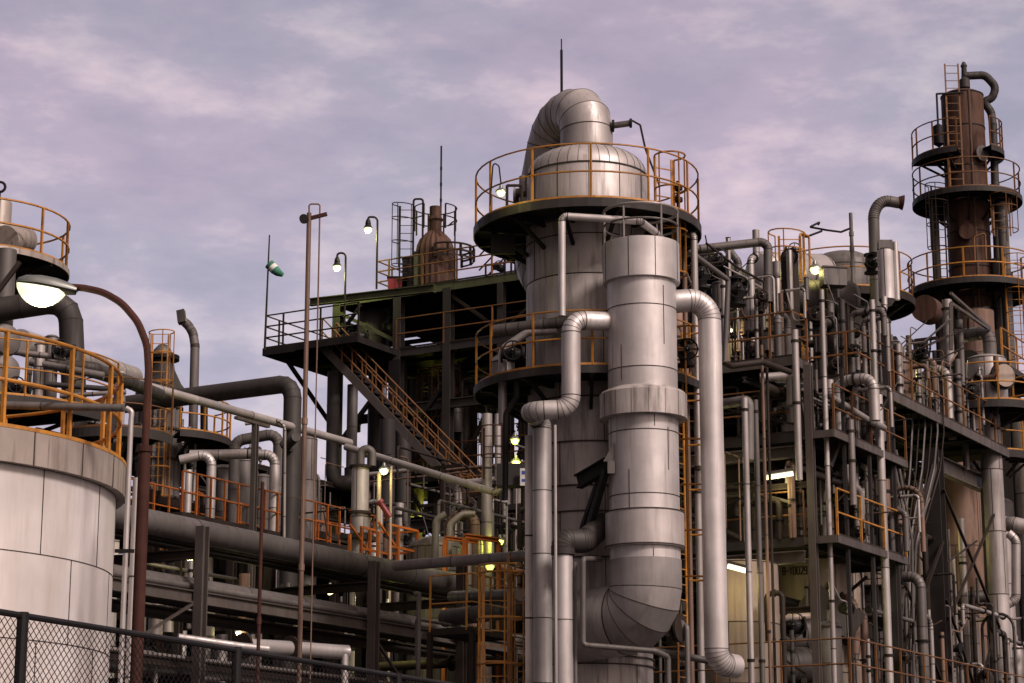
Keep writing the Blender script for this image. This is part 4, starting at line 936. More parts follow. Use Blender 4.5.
t = thing('caged_ladder', 'tall dark caged ladder standing on the stair building roof', 'ladder', at(402, 292, 78.4))
ladder(t, setz(at(406, 290, 78.4), Z2), zf(206, 78.4), V((1,0,0)), 'steel_brown', back=V((-.5,-.86,0)), w=.5, R=.36, hoop_from=.8)
mb = MB(); a_ = at(413, 255, 78.6); mb.tube([setz(a_, Z2), setz(a_, zf(199, 78.6)), V((at(423, 200, 78.6).x, 78.6, zf(199, 78.6))), V((at(423, 200, 78.6).x, 78.6, zf(240, 78.6)))], .04, 'steel_brown', 6, br=.1); solo(mb, 'hoop_rail', 'square topped dark hoop beside the caged ladder on the roof', 'hoop')
mb = MB(); a_ = at(455, 252, 78.6); mb.tube([at(448, 226, 78.6), at(455, 220, 78.6), setz(a_, Z2)], .03, 'steel_brown', 6, br=.05); solo(mb, 'vent_tube', 'thin bent tube on the right of the rusty roof vessel', 'vent')
for i, (px, w_, h_, m_) in enumerate(((418, .3, 1.4, 'steel_olive'), (407, .35, 1.2, 'steel_dark'), (398, .7, .45, 'red_paint'))):
    a_ = at(px, 288, 78.8); mb = MB(); mb.box(setz(a_, Z2+h_/2), w_, .4, h_, m_, V((1,0,0))); mb.box(setz(a_, Z2+h_+.03), w_*1.15, .45, .06, 'steel_dark', V((1,0,0))); solo(mb, 'control_box', ('olive upright', 'dark upright', 'low red')[i]+' box at the foot of the rusty roof vessel', 'box')
# gooseneck lamps
for px, yt, ye, lx_, ly in ((345, 253, 345, 336, 268), (377, 217, 292, 367, 230)):
    Yl = 78.5; a_ = at(px, (yt+ye)/2, Yl); nm = 'lower' if px == 345 else 'higher'
    t = thing('gooseneck_lamp', '%s of two lit gooseneck lamps against the sky by the stair building' % nm, 'lamp', setz(a_, zf(ye, Yl)), 'gooseneck lamps on the stair building')
    b_ = V((at(lx_+1, ly, Yl).x, Yl, zf(ly-9, Yl))); xt = at((px+lx_)/2, yt, Yl)
    mb = MB(); mb.tube([setz(a_, Z1 if px == 345 else Z2), setz(a_, zf(yt, Yl)), V((b_.x, Yl, zf(yt, Yl))), b_], .04, 'steel_brown', 8, br=.18, seg=6); mb.build('pole', t)
    mb = MB(); mb.lathe(b_, [(.05, b_.z+.08), (.09, b_.z), (.11, b_.z-.12), (.02, b_.z-.12)][::-1], 'black_iron', 16); mb.lathe(b_, [(.09, b_.z-.12), (.165, b_.z-.26), (.1, b_.z-.28)][::-1], 'black_iron', 16); mb.build('lamp_shade', t)
    mb = MB(); mb.lathe(b_, [(.03, b_.z-.46), (.09, b_.z-.43), (.145, b_.z-.36), (.15, b_.z-.29), (.1, b_.z-.24)], 'glow_small', 16); mb.build('bulb', t)
    lamp_light(b_-UP*.6, 110, (.95, 1., .35))
# equipment on the first storey
for i, (px, r, y1, m_) in enumerate(((372, .55, 314, 'clad_dull'), (382, .28, 306, 'clad'), (352, .25, 330, 'clad_old'))):
    a_ = at(px, 330, 80.8+i*.4); vessel(('broad olive grey drum', 'slim bright upright drum', 'short dark drum')[i]+' under the roof beam at the head of the stair', a_, Z1, zf(y1, a_.y), r, m_, name='drum', cat='drum', seam=.8, n=20)
valve(at(358, 337, 79.6), (1,0,0), 'large black valve near the head of the stair under the roof beam', 1.6)
valve(at(394, 330, 79.8), (1,0,0), 'round handwheel valve against the sky gap above the stair', 1.8)
S.brace((-.4, .1, Z1+.2), (-.4, bs[1]*.5, Z2-.5), .12, 'steel_dark')
# vertical pipe bundles below the deck
rnd = random.Random(5)
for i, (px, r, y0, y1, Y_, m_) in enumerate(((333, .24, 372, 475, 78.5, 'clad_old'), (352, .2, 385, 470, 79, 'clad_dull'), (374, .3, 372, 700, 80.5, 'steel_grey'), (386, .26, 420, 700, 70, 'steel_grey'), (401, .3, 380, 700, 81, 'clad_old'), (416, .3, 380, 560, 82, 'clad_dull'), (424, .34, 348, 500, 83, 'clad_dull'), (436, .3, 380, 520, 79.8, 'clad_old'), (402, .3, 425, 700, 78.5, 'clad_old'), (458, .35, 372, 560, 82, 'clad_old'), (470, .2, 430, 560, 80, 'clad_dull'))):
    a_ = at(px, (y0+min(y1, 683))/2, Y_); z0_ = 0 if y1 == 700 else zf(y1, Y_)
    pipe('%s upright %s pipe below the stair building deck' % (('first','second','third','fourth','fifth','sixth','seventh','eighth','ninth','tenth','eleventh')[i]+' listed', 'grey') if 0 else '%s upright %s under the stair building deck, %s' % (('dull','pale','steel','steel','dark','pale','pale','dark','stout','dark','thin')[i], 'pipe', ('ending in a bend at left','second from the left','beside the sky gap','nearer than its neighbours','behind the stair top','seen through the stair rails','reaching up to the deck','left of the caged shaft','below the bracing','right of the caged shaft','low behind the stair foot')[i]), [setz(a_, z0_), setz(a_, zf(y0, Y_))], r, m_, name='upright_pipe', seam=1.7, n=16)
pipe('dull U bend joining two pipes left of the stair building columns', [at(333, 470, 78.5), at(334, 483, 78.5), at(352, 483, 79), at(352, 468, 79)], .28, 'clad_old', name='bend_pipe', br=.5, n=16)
t = thing('caged_shaft', 'tall rusty cage shaft hanging under the stair building deck', 'ladder cage', at(446, 430, 79))
ladder(t, setz(at(446, 435, 79), zf(480, 79)), Z1-.6, V((1,0,0)), 'brown_orange', back=V((0,-1,0)), w=.6, R=.52, hoop_from=.4)
for i, (px, py0, py1, Y_) in enumerate(((428, 372, 470, 81), (470, 380, 500, 82), (385, 385, 440, 83), (456, 470, 560, 78))):
    t = thing('caged_ladder', '%s brown caged ladder in the dark of the stair building' % ('leftmost of four', 'right hand upper', 'short upper', 'lowest')[i], 'ladder', at(px, py1, Y_))
    ladder(t, at(px, py1, Y_), zf(py0, Y_), V((1,0,0)), 'brown_orange', back=V((0,-1,0)), w=.5, R=.42, hoop_from=.3)
for b_0, b_1, z_0, z_1 in ((bs[1], bs[2], lv[0], Z1-.5), (bs[2], bs[1], lv[1], lv[0]-.3), (bs[2], bs[3], lv[0], Z1-.5), (bs[3], bs[2], lv[1], lv[0]-.3), (bs[3], bs[4], lv[0], Z1-.5)): S.brace((.9, b_0, z_0), (.9, b_1, z_1), .14, 'steel_brown')
for b_0, b_1 in ((bs[1], bs[2]), (bs[2], bs[3]), (bs[3], bs[4])):
    for z in lv: S.rail([(.85, b_0), (.85, b_1)], z, 'brown_orange', h=1.1, r=.035, step=1.2)
# yellow-green lit corners
for i, (px, py, Y_, e) in enumerate(((436, 446, 84, 90), (428, 478, 83, 100), (436, 512, 82, 60), (516, 462, 56, 30), (515, 440, 56, 22), (500, 541, 60, 14), (455, 560, 62, 14), (300, 592, 56, 60), (330, 590, 55, 40), (388, 606, 56, 40), (490, 566, 54, 3), (190, 556, 50, 25), (240, 632, 52, 20))):
    bulkhead(at(px, py, Y_), ('lamp glowing behind the stair rails, highest', 'lamp glowing behind the stair foot, middle', 'lamp glowing low behind the stair stringer', 'lamp beside the notice plate left of the main column', 'upper lamp above the notice plate left of the main column', 'lamp above the orange goalpost step frame', 'lamp near the second gooseneck pipe', 'lamp between the two wide rack pipes, near the tall pole', 'lamp between the two wide rack pipes, right of the tall pole', 'lamp between the two wide rack pipes, further right', 'tiny lamp above the pale level pipe', 'lamp under the rack top near the tank', 'lamp low behind the rack near the fence top')[i], e, .11, (.95, .95, .12) if i in (0,1,2,3,4,5,9,10) else (1, .86, .4), 'glow_green' if i in (0,1,2,3,4,5,9,10) else 'glow_small')

# ================================================================== right process structure
C0 = at(808, 400, 50); R_ = Frame('large multi storey steel process structure on the right', C0, 'process_structure', 'steel_grey')
zT, zM, zL, zB = zf(355, 50), zf(432, 50), zf(537, 50), 5.55
def ra(px, z, b=0): return (go(R_.P(0, b, z), GA, px)-R_.P(0, b, z)).dot(GA)
def rb_(px, z, a=0): return (go(R_.P(a, 0, z), GB, px)-R_.P(a, 0, z)).dot(GB)
b0 = rb_(794, zT); bl = rb_(690, zT); bL = 5.7
aC = [0, ra(880, 10), ra(944, 10), ra(999, 10)]; aE = aC[3]+.4
# top balcony
R_.deck(0, ra(808.5, zT, b0)+.0, b0, 5.2, zT, edge='steel_pale', eh=.27)
ab = ra(808.5, zT, b0)
R_.rail([(.03, 5.2), (.03, b0+.03), (ab, b0+.03)], zT, 'brown_orange', h=1.1, r=.03, step=1.35)
R_.deck(ab, aC[3], b0+1.2, bL, zT, edge='steel_grey', eh=.25)
# walkway
aw = ra(860, zT, -.3)
R_.deck(aw, aE, -.3, 1.6, zT-.02, edge='steel_pale', eh=.30)
R_.rail([(aw, 1.4), (aw, -.27), (aE, -.27), (aE, 1.4)], zT, 'brown_orange', h=1.1, r=.032, step=1.3)
R_.brace((aw, -.2, zT-.3), (aw, .9, zT-3.0), .14, 'steel_pale')
R_.brace((aw+.1, -.2, zT-.3), (aw-1.7, -.1, zT-2.5), .14, 'steel_pale')
# middle + lower decks
for z in (zM, zL):
    R_.deck(0, 5.2, .2, bL, z, edge='steel_grey', eh=.26); R_.deck(5.2, aE+4, 2.4, bL, z-.01, edge='steel_dark', eh=.26)
R_.deck(.2, aE+4, .2, bL, zB, edge='steel_brown', eh=.25)
R_.deck(0, ra(884, zM), -.6, .2, zM, False, edge='steel_pale', eh=.22); R_.deck(0, ra(884, zL), -.6, .2, zL, False, edge='steel_pale', eh=.22)
R_.rail([(.1, -.58), (ra(884, zM), -.58)], zM, 'brown_orange', h=1.1, r=.03, step=1.35)
R_.rail([(.1, -.58), (ra(884, zL), -.58)], zL, 'amber_paint', h=1.1, r=.03, step=1.35)
R_.rail([(-1.5, -1.4), (aE, -1.4)], zB-.3, 'brown_orange', h=1.1, r=.024, step=1.5); R_.deck(-1.5, aE, -1.4, .2, zB-.3, False, eh=.2, edge='steel_brown')
R_.rail([(-1.45, 5), (-1.45, -1.35)], zB-.3, 'brown_orange', h=1.1, r=.022, step=1.5); 
R_.rail([(.03, 6), (.03, .2)], zM, 'brown_orange', h=1.1, r=.025, step=1.5); R_.rail([(.03, 6), (.03, .2)], zL, 'brown_orange', h=1.1, r=.025, step=1.5)
for z, e in ((zM, .35), (zL, .35)): R_.beam((-.1, .15, z-.45), (-.1, 7, z-.45), .28, .2, 'steel_pale')
# columns
R_.column(0, -.02, zT-.25, .17, mt='steel_pale'); R_.brace((0, b0, zT-.25), (.02, .14, zM-.1), .13, 'steel_grey')
for i, a in enumerate(aC[1:]): R_.column(a, -.3 if i == 0 else .2, (zT+1.4) if i == 0 else (zT-.75 if i == 1 else zT-1.2), (.15, .42, .38)[i], mt='steel_grey')
R_.column(ra(1000, 10), 1.9, zM, .4); 
for a in aC: R_.column(a, 4.3, zT, .28, mt='steel_dark'); R_.column(a, bL, zT, .28, mt='steel_dark')
R_.beam((aC[2], .5, zT-.95), (aE, .5, zT-.95), .45, .24, 'steel_pale')
R_.brace((aC[2], .1, zT-1.), (aC[1]+.4, .1, zB+1.1), .13, 'steel_pale')
for d in ((aC[2]+.1, zM, aC[3]-.1, zL-1), (aC[2]+.1, zL-1, aC[3]-.1, zM), (aC[1]+.1, zL+1, aC[2]-.1, zB), (aC[1]+.1, zB, aC[2]-.1, zL+1)): R_.brace((d[0], 0, d[1]), (d[2], 0, d[3]), .07, 'steel_brown')
for d in ((aC[2]+.1, zL-.5, aC[3]-.1, 3.5), (aC[2]+.1, 3.5, aC[3]-.1, zL-.5)): R_.brace((d[0], .05, d[1]), (d[2], .05, d[3]), .07, 'steel_brown')
R_.brace((.1, .5, zM-1.6), (.1, 3.8, zM-.5), .08, 'steel_pale'); R_.brace((.1, .5, zM-3.), (.1, 3.4, zM-1.5), .1, 'steel_pale'); R_.brace((.1, .6, zL-.3), (.1, 3.4, zL-1.6), .08)
# fan of thin tubes behind the walkway bracket
for i in range(7):
    x0 = at(906+i*6.3, 424+i*1.5, 56.2+i*.15); k1 = at(904+i*6, 470, 56.+i*.15); k_ = at(900+i*3.2, 545, 55.8); x1 = at(898+i*2.6, 690, 55.6)
    pipe('%s thin tube of the fan spreading below the walkway' % ('leftmost', 'second', 'third', 'middle', 'fifth', 'sixth', 'rightmost')[i], [x0+UP*.8, x0, k1, k_, x1], .022+.008*(i%2), 'clad_dull' if i%2 else 'steel_brown', name='fan_tube', br=.3, group='thin tubes fanning below the walkway', n=6)
for i, (x, x2) in enumerate(((888, 905), (896, 912))):
    pipe('%s slanting conduit left of the tube fan' % ('upper', 'lower')[i], [at(x, 430+i*20, 55.5), at(x2, 520+i*20, 55.5), at(x2+2, 690, 55.5)], .035, 'clad_dull', name='conduit', br=.4, n=8)

for z0_, z1_ in ((zB, zL), (zL, zM), (zM, zT)):
    zm = (z0_+z1_)/2
    R_.beam((0, .1, zm), (0, 6, zm), .14, .1, 'steel_brown'); R_.beam((aC[1], .2, zm+.2), (aC[1], 6, zm+.2), .16, .1, 'steel_brown')
    R_.beam((0, 1.6, zm+.5), (aC[1], 1.6, zm+.5), .14, .1, 'steel_grey'); R_.beam((.1, 3.2, zm-.4), (aE, 3.2, zm-.4), .18, .12, 'steel_grey'); R_.beam((aC[1], 4.3, zm+.6), (aE, 4.3, zm+.6), .2, .12, 'steel_brown')
    R_.brace((.05, .3, z0_+.2), (.05, 4.2, z1_-.4), .06, 'steel_brown'); R_.brace((aC[1], .4, z1_-.4), (aC[1], 4.2, z0_+.1), .08, 'steel_brown')
    for a in (.9, 2.5, 4.2): R_.column(a, -.5 if a < 4.5 else .3, z1_-.2, .08, z0_, 'steel_grey')
    for a in (1.7, 3.2, 7.2, 8.6, 11.5, 13.2): R_.column(a, 2.3 if a > 5 else 1.7, z1_-.2, .1, z0_, 'steel_brown')
    R_.rail([(5.3, 2.5), (aE, 2.5)], z0_, 'brown_orange', h=1.05, r=.025, step=1.4); R_.rail([(.2, 3.4), (5, 3.4)], z0_, 'brown_orange', h=1.05, r=.025, step=1.2)
for a0_, a1_, z0_, z1_ in ((aC[1], aC[2], zL, zM), (aC[1]+.3, aC[2]-1, zM, zT-.4), (aC[2], aC[1], zL, zM), (aC[2]+.5, aC[3], zM, zT-1.2)): R_.brace((a0_, 2.35, z0_), (a1_, 2.35, z1_), .08, 'steel_brown')

# vessels inside the structure
def RV(lab, px, Y_, z0, py1, r, m_, **k):
    p = at(px, 500, Y_); return vessel(lab, p, z0, zf(py1, Y_), r, m_, **k)
p = at(806, 505, 54.5)
vessel('broad cream vessel top under the tube lamp on the middle storey', p, zL, zf(506, 53.3), 1.12, 'vessel_cream', name='cream_vessel', dome=.3, seam=1.4)
tv = vessel('broad cream vessel with black lettering on the lower storey', at(806, 590, 54.4), 0, zf(546, 53.3), 1.12, 'vessel_cream', name='lettered_vessel', dome=.1, seam=1.35)
# lettering B-10029 bent round the shell, built from strokes
GL = {'B': [((0,0),(0,6)),((0,6),(3,6)),((0,3),(3,3)),((0,0),(3,0)),((3.3,3.3),(3.3,5.7)),((3.3,.3),(3.3,2.7))], '-': [((.6,3),(3,3))], '1': [((1.7,0),(1.7,6)),((.8,5),(1.7,6))], '0': [((0,.4),(0,5.6)),((3.3,.4),(3.3,5.6)),((.4,6),(2.9,6)),((.4,0),(2.9,0))], '2': [((0,6),(3,6)),((3.3,3.3),(3.3,5.7)),((3.3,3.2),(0,.2)),((0,0),(3.4,0))], '9': [((0,3.4),(0,5.6)),((.2,6),(3,6)),((.2,3),(3,3)),((3.3,.3),(3.3,5.7)),((0.3,0),(3,0))]}
vp = V(tv.location); u_ = .0185; uy = .029; zt_ = zf(574, 53.3); mb = MB(); R2 = 1.135
def onv(x, y):
    a = radians(-90)+(x)/R2; return V((vp.x+R2*cos(a), vp.y+R2*sin(a), zt_+y))
cur = -.72
for ch in 'B-10029':
    for (a, b) in GL[ch]:
        hz = abs(a[1]-b[1]) < .1
        mb.bar(onv(cur+a[0]*u_-(.012 if hz else 0), a[1]*uy), onv(cur+b[0]*u_+(.012 if hz else 0), b[1]*uy), .01 if hz else .026, .026 if hz else .01, 'black_paint', up=UP if hz else V((0,1,0)))
    cur += 4.9*u_
mb.build('lettering', tv)
vessel('tall dim vessel lit yellow on the lower storey near the long silver riser', at(738, 620, 50.5), 0, zf(560, 49.5), .95, 'vessel_cream', name='cream_vessel', dome=.1, seam=1.3)
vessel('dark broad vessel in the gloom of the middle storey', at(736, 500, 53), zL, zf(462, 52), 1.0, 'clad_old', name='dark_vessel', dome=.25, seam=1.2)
vessel('slim pale vessel right of the lettered vessel', at(846, 590, 56.5), 0, zf(548, 56.), .38, 'vessel_cream', name='slim_vessel', dome=0, seam=.9)
vessel('pale vessel seen through the gap under the upper walkway', at(866, 480, 60), zL, zf(478, 59), .95, 'vessel_cream', name='pale_vessel', dome=.0, seam=1.4)
vessel('tall pale pink vessel between the two broad right columns', at(960, 560, 64.5), 0, zf(472, 63.5), .82, 'rust_light', name='tall_vessel', dome=.35, seam=1.9)
vessel('dark grooved vessel behind the rightmost broad column', at(985, 540, 66), 0, zf(500, 65), .9, 'clad_old', name='dark_vessel', dome=.3, seam=.9)
vessel('bright tall cylinder right of the walkway end', at(999, 480, 68), 0, zf(404, 67), .62, 'clad_clean', name='tall_cylinder', dome=.1, seam=1.9, n=28)
vessel('fat dull cylinder cut by the right edge of the picture', at(1030, 480, 66), 0, zf(408, 65), .5, 'clad', name='tall_cylinder', dome=.0, seam=2.3)
# lamps: fluorescent tubes, and one lit pipe made to glow
def lit_tube(lab, p, q, e, col_=(1, .86, .38)):
    t = thing('lit_tube', lab, 'lamp', (p+q)/2); mb = MB(); mb.cyl(p, q, .055, 'glow_tube', 10); mb.build('tube', t)
    mb = MB(); mb.bar(p+UP*.09, q+UP*.09, .16, .06, 'steel_pale'); mb.build('casing', t); lamp_light((p+q)/2+V((0,.1,-.3)), e, col_, .4)
lit_tube('tube lamp glowing above the broad cream vessel top', at(764, 478, 50.1), at(793, 473.5, 49.9), 40)
lit_tube('tube lamp tilted above the yellow lit vessel by the long silver riser', at(728, 566, 48.6), at(751, 572, 48.4), 32, (1, .8, .25))
lit_tube('tall upright pipe given a glow for lamplight, between the thin tubes and the broad column', at(932, 505, 62), at(933.5, 560, 62), 30, (1, .85, .25))  # yellow lit pipe; its lamplight is put in as glow plus an added light
bulkhead(at(771, 585, 51.5), 'tiny square lamp between the riser pipes left of the lettered vessel', 20, .07)
bulkhead(at(815, 269, 56), 'bright round lamp before the horizontal drum on the skyline', 16, .14)
bulkhead(at(762, 520, 53.2), 'small greenish lamp low on the left of the broad cream vessel top', 16, .07)
pipe('yellow lit pipe level under the upright glowing pipe', [at(884, 541, 62.3), at(930, 539, 61.8)], .07, 'vessel_cream', name='level_pipe', seam=1.)
bulkhead(at(905, 535, 61), 'lamp hidden above the yellow lit level pipe', 16, .06)
for px, py, Y_, e, lb in ((730, 330, 54, 30, 'lamp among the pipes behind the top balcony'), (948, 352, 64, 25, 'lamp glowing under the slanting truss by the right tower'), (905, 372, 58, 14, 'lamp behind the upper walkway pipes'), (700, 455, 50, 12, 'lamp in the gloom right of the amber ladder')):
    bulkhead(at(px, py, Y_), lb, e, .07, (1, .85, .4))

# long vertical pipes standing before the structure
for i, (px, y0, y1, Y_, r, m_, lb) in enumerate((
    (724, 275, 362, 47.5, .07, 'clad', 'slim pale pipe beside the long silver riser, ending under the top balcony'),
    (748, 398, 700, 47.8, .085, 'clad', 'pale riser with a dark collar between the long silver riser and the corner column'),
    (759, 400, 700, 48.5, .075, 'clad_dull', 'dull riser second right of the long silver riser'),
    (766, 345, 700, 48.8, .045, 'rust_light', 'rusty thin riser before the middle storey'),
    (771, 360, 700, 49, .04, 'steel_brown', 'thin dark riser before the middle storey'),
    (797, 330, 480, 49.8, .1, 'clad', 'stout pale riser just left of the corner column'),
    (828, 290, 700, 50.2, .075, 'clad', 'tall pale riser with a collar, right of the corner column'),
    (874, 300, 405, 51.5, .08, 'clad', 'pale riser crossing the left end of the upper walkway'),
    (884, 395, 700, 52.5, .12, 'clad', 'stout pale riser beside the second steel column'),
    (852, 420, 505, 50.5, .1, 'galvanised', 'galvanised riser crossing the middle deck edge'),
    (950, 300, 440, 60, .14, 'clad', 'pale riser beside the slanting truss'),
    (963, 320, 470, 61, .11, 'clad_dull', 'dull riser behind the slanting truss'),
    (905, 505, 700, 58, .12, 'vessel_cream', 'cream riser right of the stout riser, lower storey'),
    (922, 470, 700, 60, .14, 'vessel_cream', 'cream riser left of the broad column, lower storey'),
    (935, 480, 700, 61, .12, 'clad', 'second riser left of the broad column, lower storey'),
    (776, 596, 700, 50.6, .07, 'vessel_cream', 'yellow lit short riser by the lettered vessel'),
    (1008, 520, 700, 64, .2, 'clad', 'stout riser at the picture edge, lower right'))):
    p = at(px, (y0+min(y1, 683))/2, Y_); z1_ = 0 if y1 == 700 else zf(y1, Y_); z2_ = zf(y0, Y_)
    mb = MB(); r *= .82 if r < .13 else 1; mb.tube([setz(p, z1_), setz(p, z2_)], r, m_, 14, seam=2.2)
    for zc_ in ((z2_+z1_)/2, z2_-.3): mb.cyl(setz(p, zc_), setz(p, zc_+.06), r*1.22, 'steel_brown', 12)
    solo(mb, 'riser_pipe', lb, 'pipe')
pipe('pale drain line bending right under the upper walkway brace', [at(830, 380, 50.3), at(830, 396, 50.3), at(868, 420, 51.5), at(884, 428, 52.3)], .08, 'clad', name='drain_line', br=.2, seam=1.)
pipe('galvanised U bend hooking below the middle deck edge', [at(846, 465, 50.8), at(846, 482, 50.8), at(861, 491, 51.2), at(861, 520, 51.2)], .09, 'galvanised', name='drain_line', br=.25)
pipe('dark dropped pipe under the top balcony turning to the slim pale pipe', [at(724, 362, 47.5), at(731, 366, 48), at(762, 362, 48.3), at(790, 372, 49.3)], .07, 'steel_brown', name='level_pipe', br=.15)
pipe('bent pale pipe with a bulge under the top balcony', [at(760, 378, 50), at(788, 376, 50), at(791, 380, 50), at(791, 405, 50)], .11, 'clad', name='bend_pipe', br=.2)
pipe('square cornered dull pipe on the left under the top balcony', [at(722, 404, 49), at(749, 400, 48.5), at(749, 460, 48.5)], .12, 'clad_dull', name='bend_pipe', br=.15)

# ------------------------------------------------------------------ skyline equipment on the right structure
DV = at(842, 262, 60.5)
vessel('domed grey vessel topping the skyline inside an amber round rail', DV, zT, zf(262, 59.5), 1.02, 'clad_dull', name='domed_vessel', dome=.55, seam=1.1, vseam=14)
t = thing('round_landing', 'round landing with a thin amber rail circling the domed skyline vessel', 'landing', setz(DV, zT)); 
zq = zf(287, 58.6); round_platform(t, DV, zq, 1.05, 1.98, rail_mt='amber_paint', brackets=8, h=1.15, step=1.5, rr=.026, edge='steel_brown')
vessel('stout vessel body holding the round skyline landing', DV+V((.0,.05,0)), 0, zq-.1, .98, 'clad_dull', name='vessel', dome=0)
hvessel('horizontal grey drum with round ends on the skyline left of the dome', at(762, 272, 57), at(800, 272, 58.5)+V((.6,.2,0)), .55, 'clad')
hvessel('long horizontal dark drum under the round skyline landing', at(790, 298, 56), at(850, 300, 56.5), .5, 'clad_old')
mb = MB(); p = at(833, 278, 55.5); mb.box(p, .62, .4, .46, 'clad_dull', V((.98,.17,0))); mb.box(p+UP*.25, .68, .45, .04, 'steel_pale', V((.98,.17,0))); solo(mb, 'instrument_box', 'square grey instrument box under the round skyline landing', 'box')
p = at(886, 275, 55)
t = vessel('clean pale filter canister with a top motor on the skyline', p, zf(300, 55), zf(250, 55), .205, 'clad_clean', name='filter_canister', cat='canister', seam=1.3, dome=0, n=24)
mb = MB(); mb.box(setz(p, zf(246, 55)), .36, .3, .26, 'clad_dull', V((1,0,0))); mb.build('motor', t)
mb = MB(); mb.tube([setz(p+V((.27,0,0)), zf(300, 55)), setz(p+V((.27,0,0)), zf(242, 55))], .07, 'clad_clean', 12); mb.build('side_pipe', t)
mb = MB(); mb.lathe(p, [(.05, zf(306,55)), (.1, zf(306,55)), (.2, zf(300,55)-.02), (.05, zf(300,55)-.02)], 'clad_dull', 20); mb.build('foot_cone', t)
p = at(873, 260, 56)
pipe('pale gooseneck vent with an open mouth curling over the skyline, right', [setz(p, zT), at(873.5, 212, 56), at(882, 200, 56), at(899, 203, 56)], .15, 'clad_dull', name='gooseneck_vent', n=18, br=.6, seg=6, seam=2.)
mb = MB(); q = at(898, 202, 56); mb.tube([q, q+V((.14,0,-.02))], .17, 'rust', 14, rs=[.15, .21]); solo(mb, 'vent_mouth', 'rusty flared mouth on the skyline gooseneck vent', 'vent')
t, p = pole('grey post with a bent trace arm beside the skyline dome', 852, 213, 290, 57, .05, 'clad_dull', name='trace_post')
mb = MB(); mb.tube([setz(p, zf(228, 57)), at(841, 232, 57), at(826, 230, 57), at(810, 227, 57.3), at(820, 222, 57.6), at(818, 225, 57.6)], .03, 'steel_dark', 6, br=.04); mb.tube([at(822, 231, 57.1), at(806, 237, 57), at(800, 234, 57)], .03, 'steel_dark', 6, br=.04); mb.build('arm', t)
t = thing('caged_ladder', 'amber hoop topped ladder cage rising left of the skyline dome', 'ladder', at(787, 262, 56))
ladder(t, setz(at(790, 262, 56), zT), zf(236, 56), V((1,0,0)), 'amber_paint', back=V((-.3,-.95,0)).normalized(), w=.55, R=.48, hoop_from=1.4)
mb = MB(); a_ = at(801, 262, 56.5); mb.tube([setz(a_, zq), setz(a_, zf(233, 56.5)), at(809, 236, 57), V((at(809,236,57).x, 57, zq))], .03, 'amber_paint', 6, br=.1); solo(mb, 'hoop_rail', 'narrow amber hoop right of the skyline ladder cage', 'hoop')
# pipes on the left skyline
pipe('grey header pipe running level across the sky right of the main column, turning down', [at(676, 250, 52), at(700, 249, 52), at(762, 242, 52), at(768, 246, 52), at(768, 302, 52)], .11, 'clad_dull', name='header_pipe', br=.22, seam=1.3, n=14)
pipe('second grey pipe under the header, turning down earlier', [at(690, 254, 54), at(726, 246, 54), at(738, 262, 54), at(738, 330, 54)], .1, 'clad_dull', name='header_pipe', br=.2, seam=1.3)
pipe('thin handrail like pipe slanting down from the main column to a post', [at(678, 243, 46), at(728, 280, 47.2), at(728, 284, 47.2), setz(at(724, 330, 47.2), zf(362, 47.2))], .06, 'clad_dull', name='slanting_pipe', br=.1)
pipe('thin dark tube stepping across the sky beside the header', [at(684, 257, 50), at(722, 253, 50), at(722, 262, 50), at(680, 267, 50)], .025, 'steel_brown', name='thin_tube', br=.05)
pipe('thin dark tube climbing slantwise across the header', [at(706, 243, 50), at(738, 268, 50.5), at(764, 282, 51), at(764, 310, 51)], .03, 'steel_brown', name='thin_tube', br=.06)
for i, (px, py, Y_, s_, lb) in enumerate(((700, 276, 49, 1.3, 'big black valve hanging against the sky right of the main column'), (716, 262, 52, 1.2, 'black valve on the header pipe against the sky'), (736, 292, 50, 1.4, 'black valve below the header pipe'), (712, 300, 53, 1.3, 'black valve low behind the long silver riser top'), (871, 264, 55.5, 1.1, 'black valve left of the pale filter canister'), (793, 252, 59, .9, 'black valve behind the skyline ladder cage'))):
    valve(at(px, py, Y_), (0,0,1) if i%2 == 0 else (1,0,0), lb, s_)
for i, (px, y0, y1, Y_, r, m_) in enumerate(((752, 300, 335, 52, .2, 'clad'), (720, 285, 340, 52.5, .22, 'clad_dull'), (706, 290, 360, 54, .3, 'clad_dull'), (733, 310, 350, 55, .3, 'clad_old'), (789, 250, 310, 54, .075, 'clad'), (777, 278, 330, 53, .08, 'clad'), (806, 278, 300, 55, .06, 'clad_dull'), (728, 238, 290, 53.5, .06, 'clad'))):
    vessel(('stout bright canister above the top balcony', 'grey canister left above the top balcony', 'wide grey canister next to the long silver riser top', 'dark wide canister above the top balcony', 'very thin tall canister crossing the skyline drum', 'thin canister in front of the skyline drum', 'thinnest short canister below the skyline lamp', 'thin canister topping the header pipe')[i], at(px, y0, Y_), zf(y1, Y_), zf(y0, Y_), r, m_, name='canister', cat='canister', seam=.8, n=18)

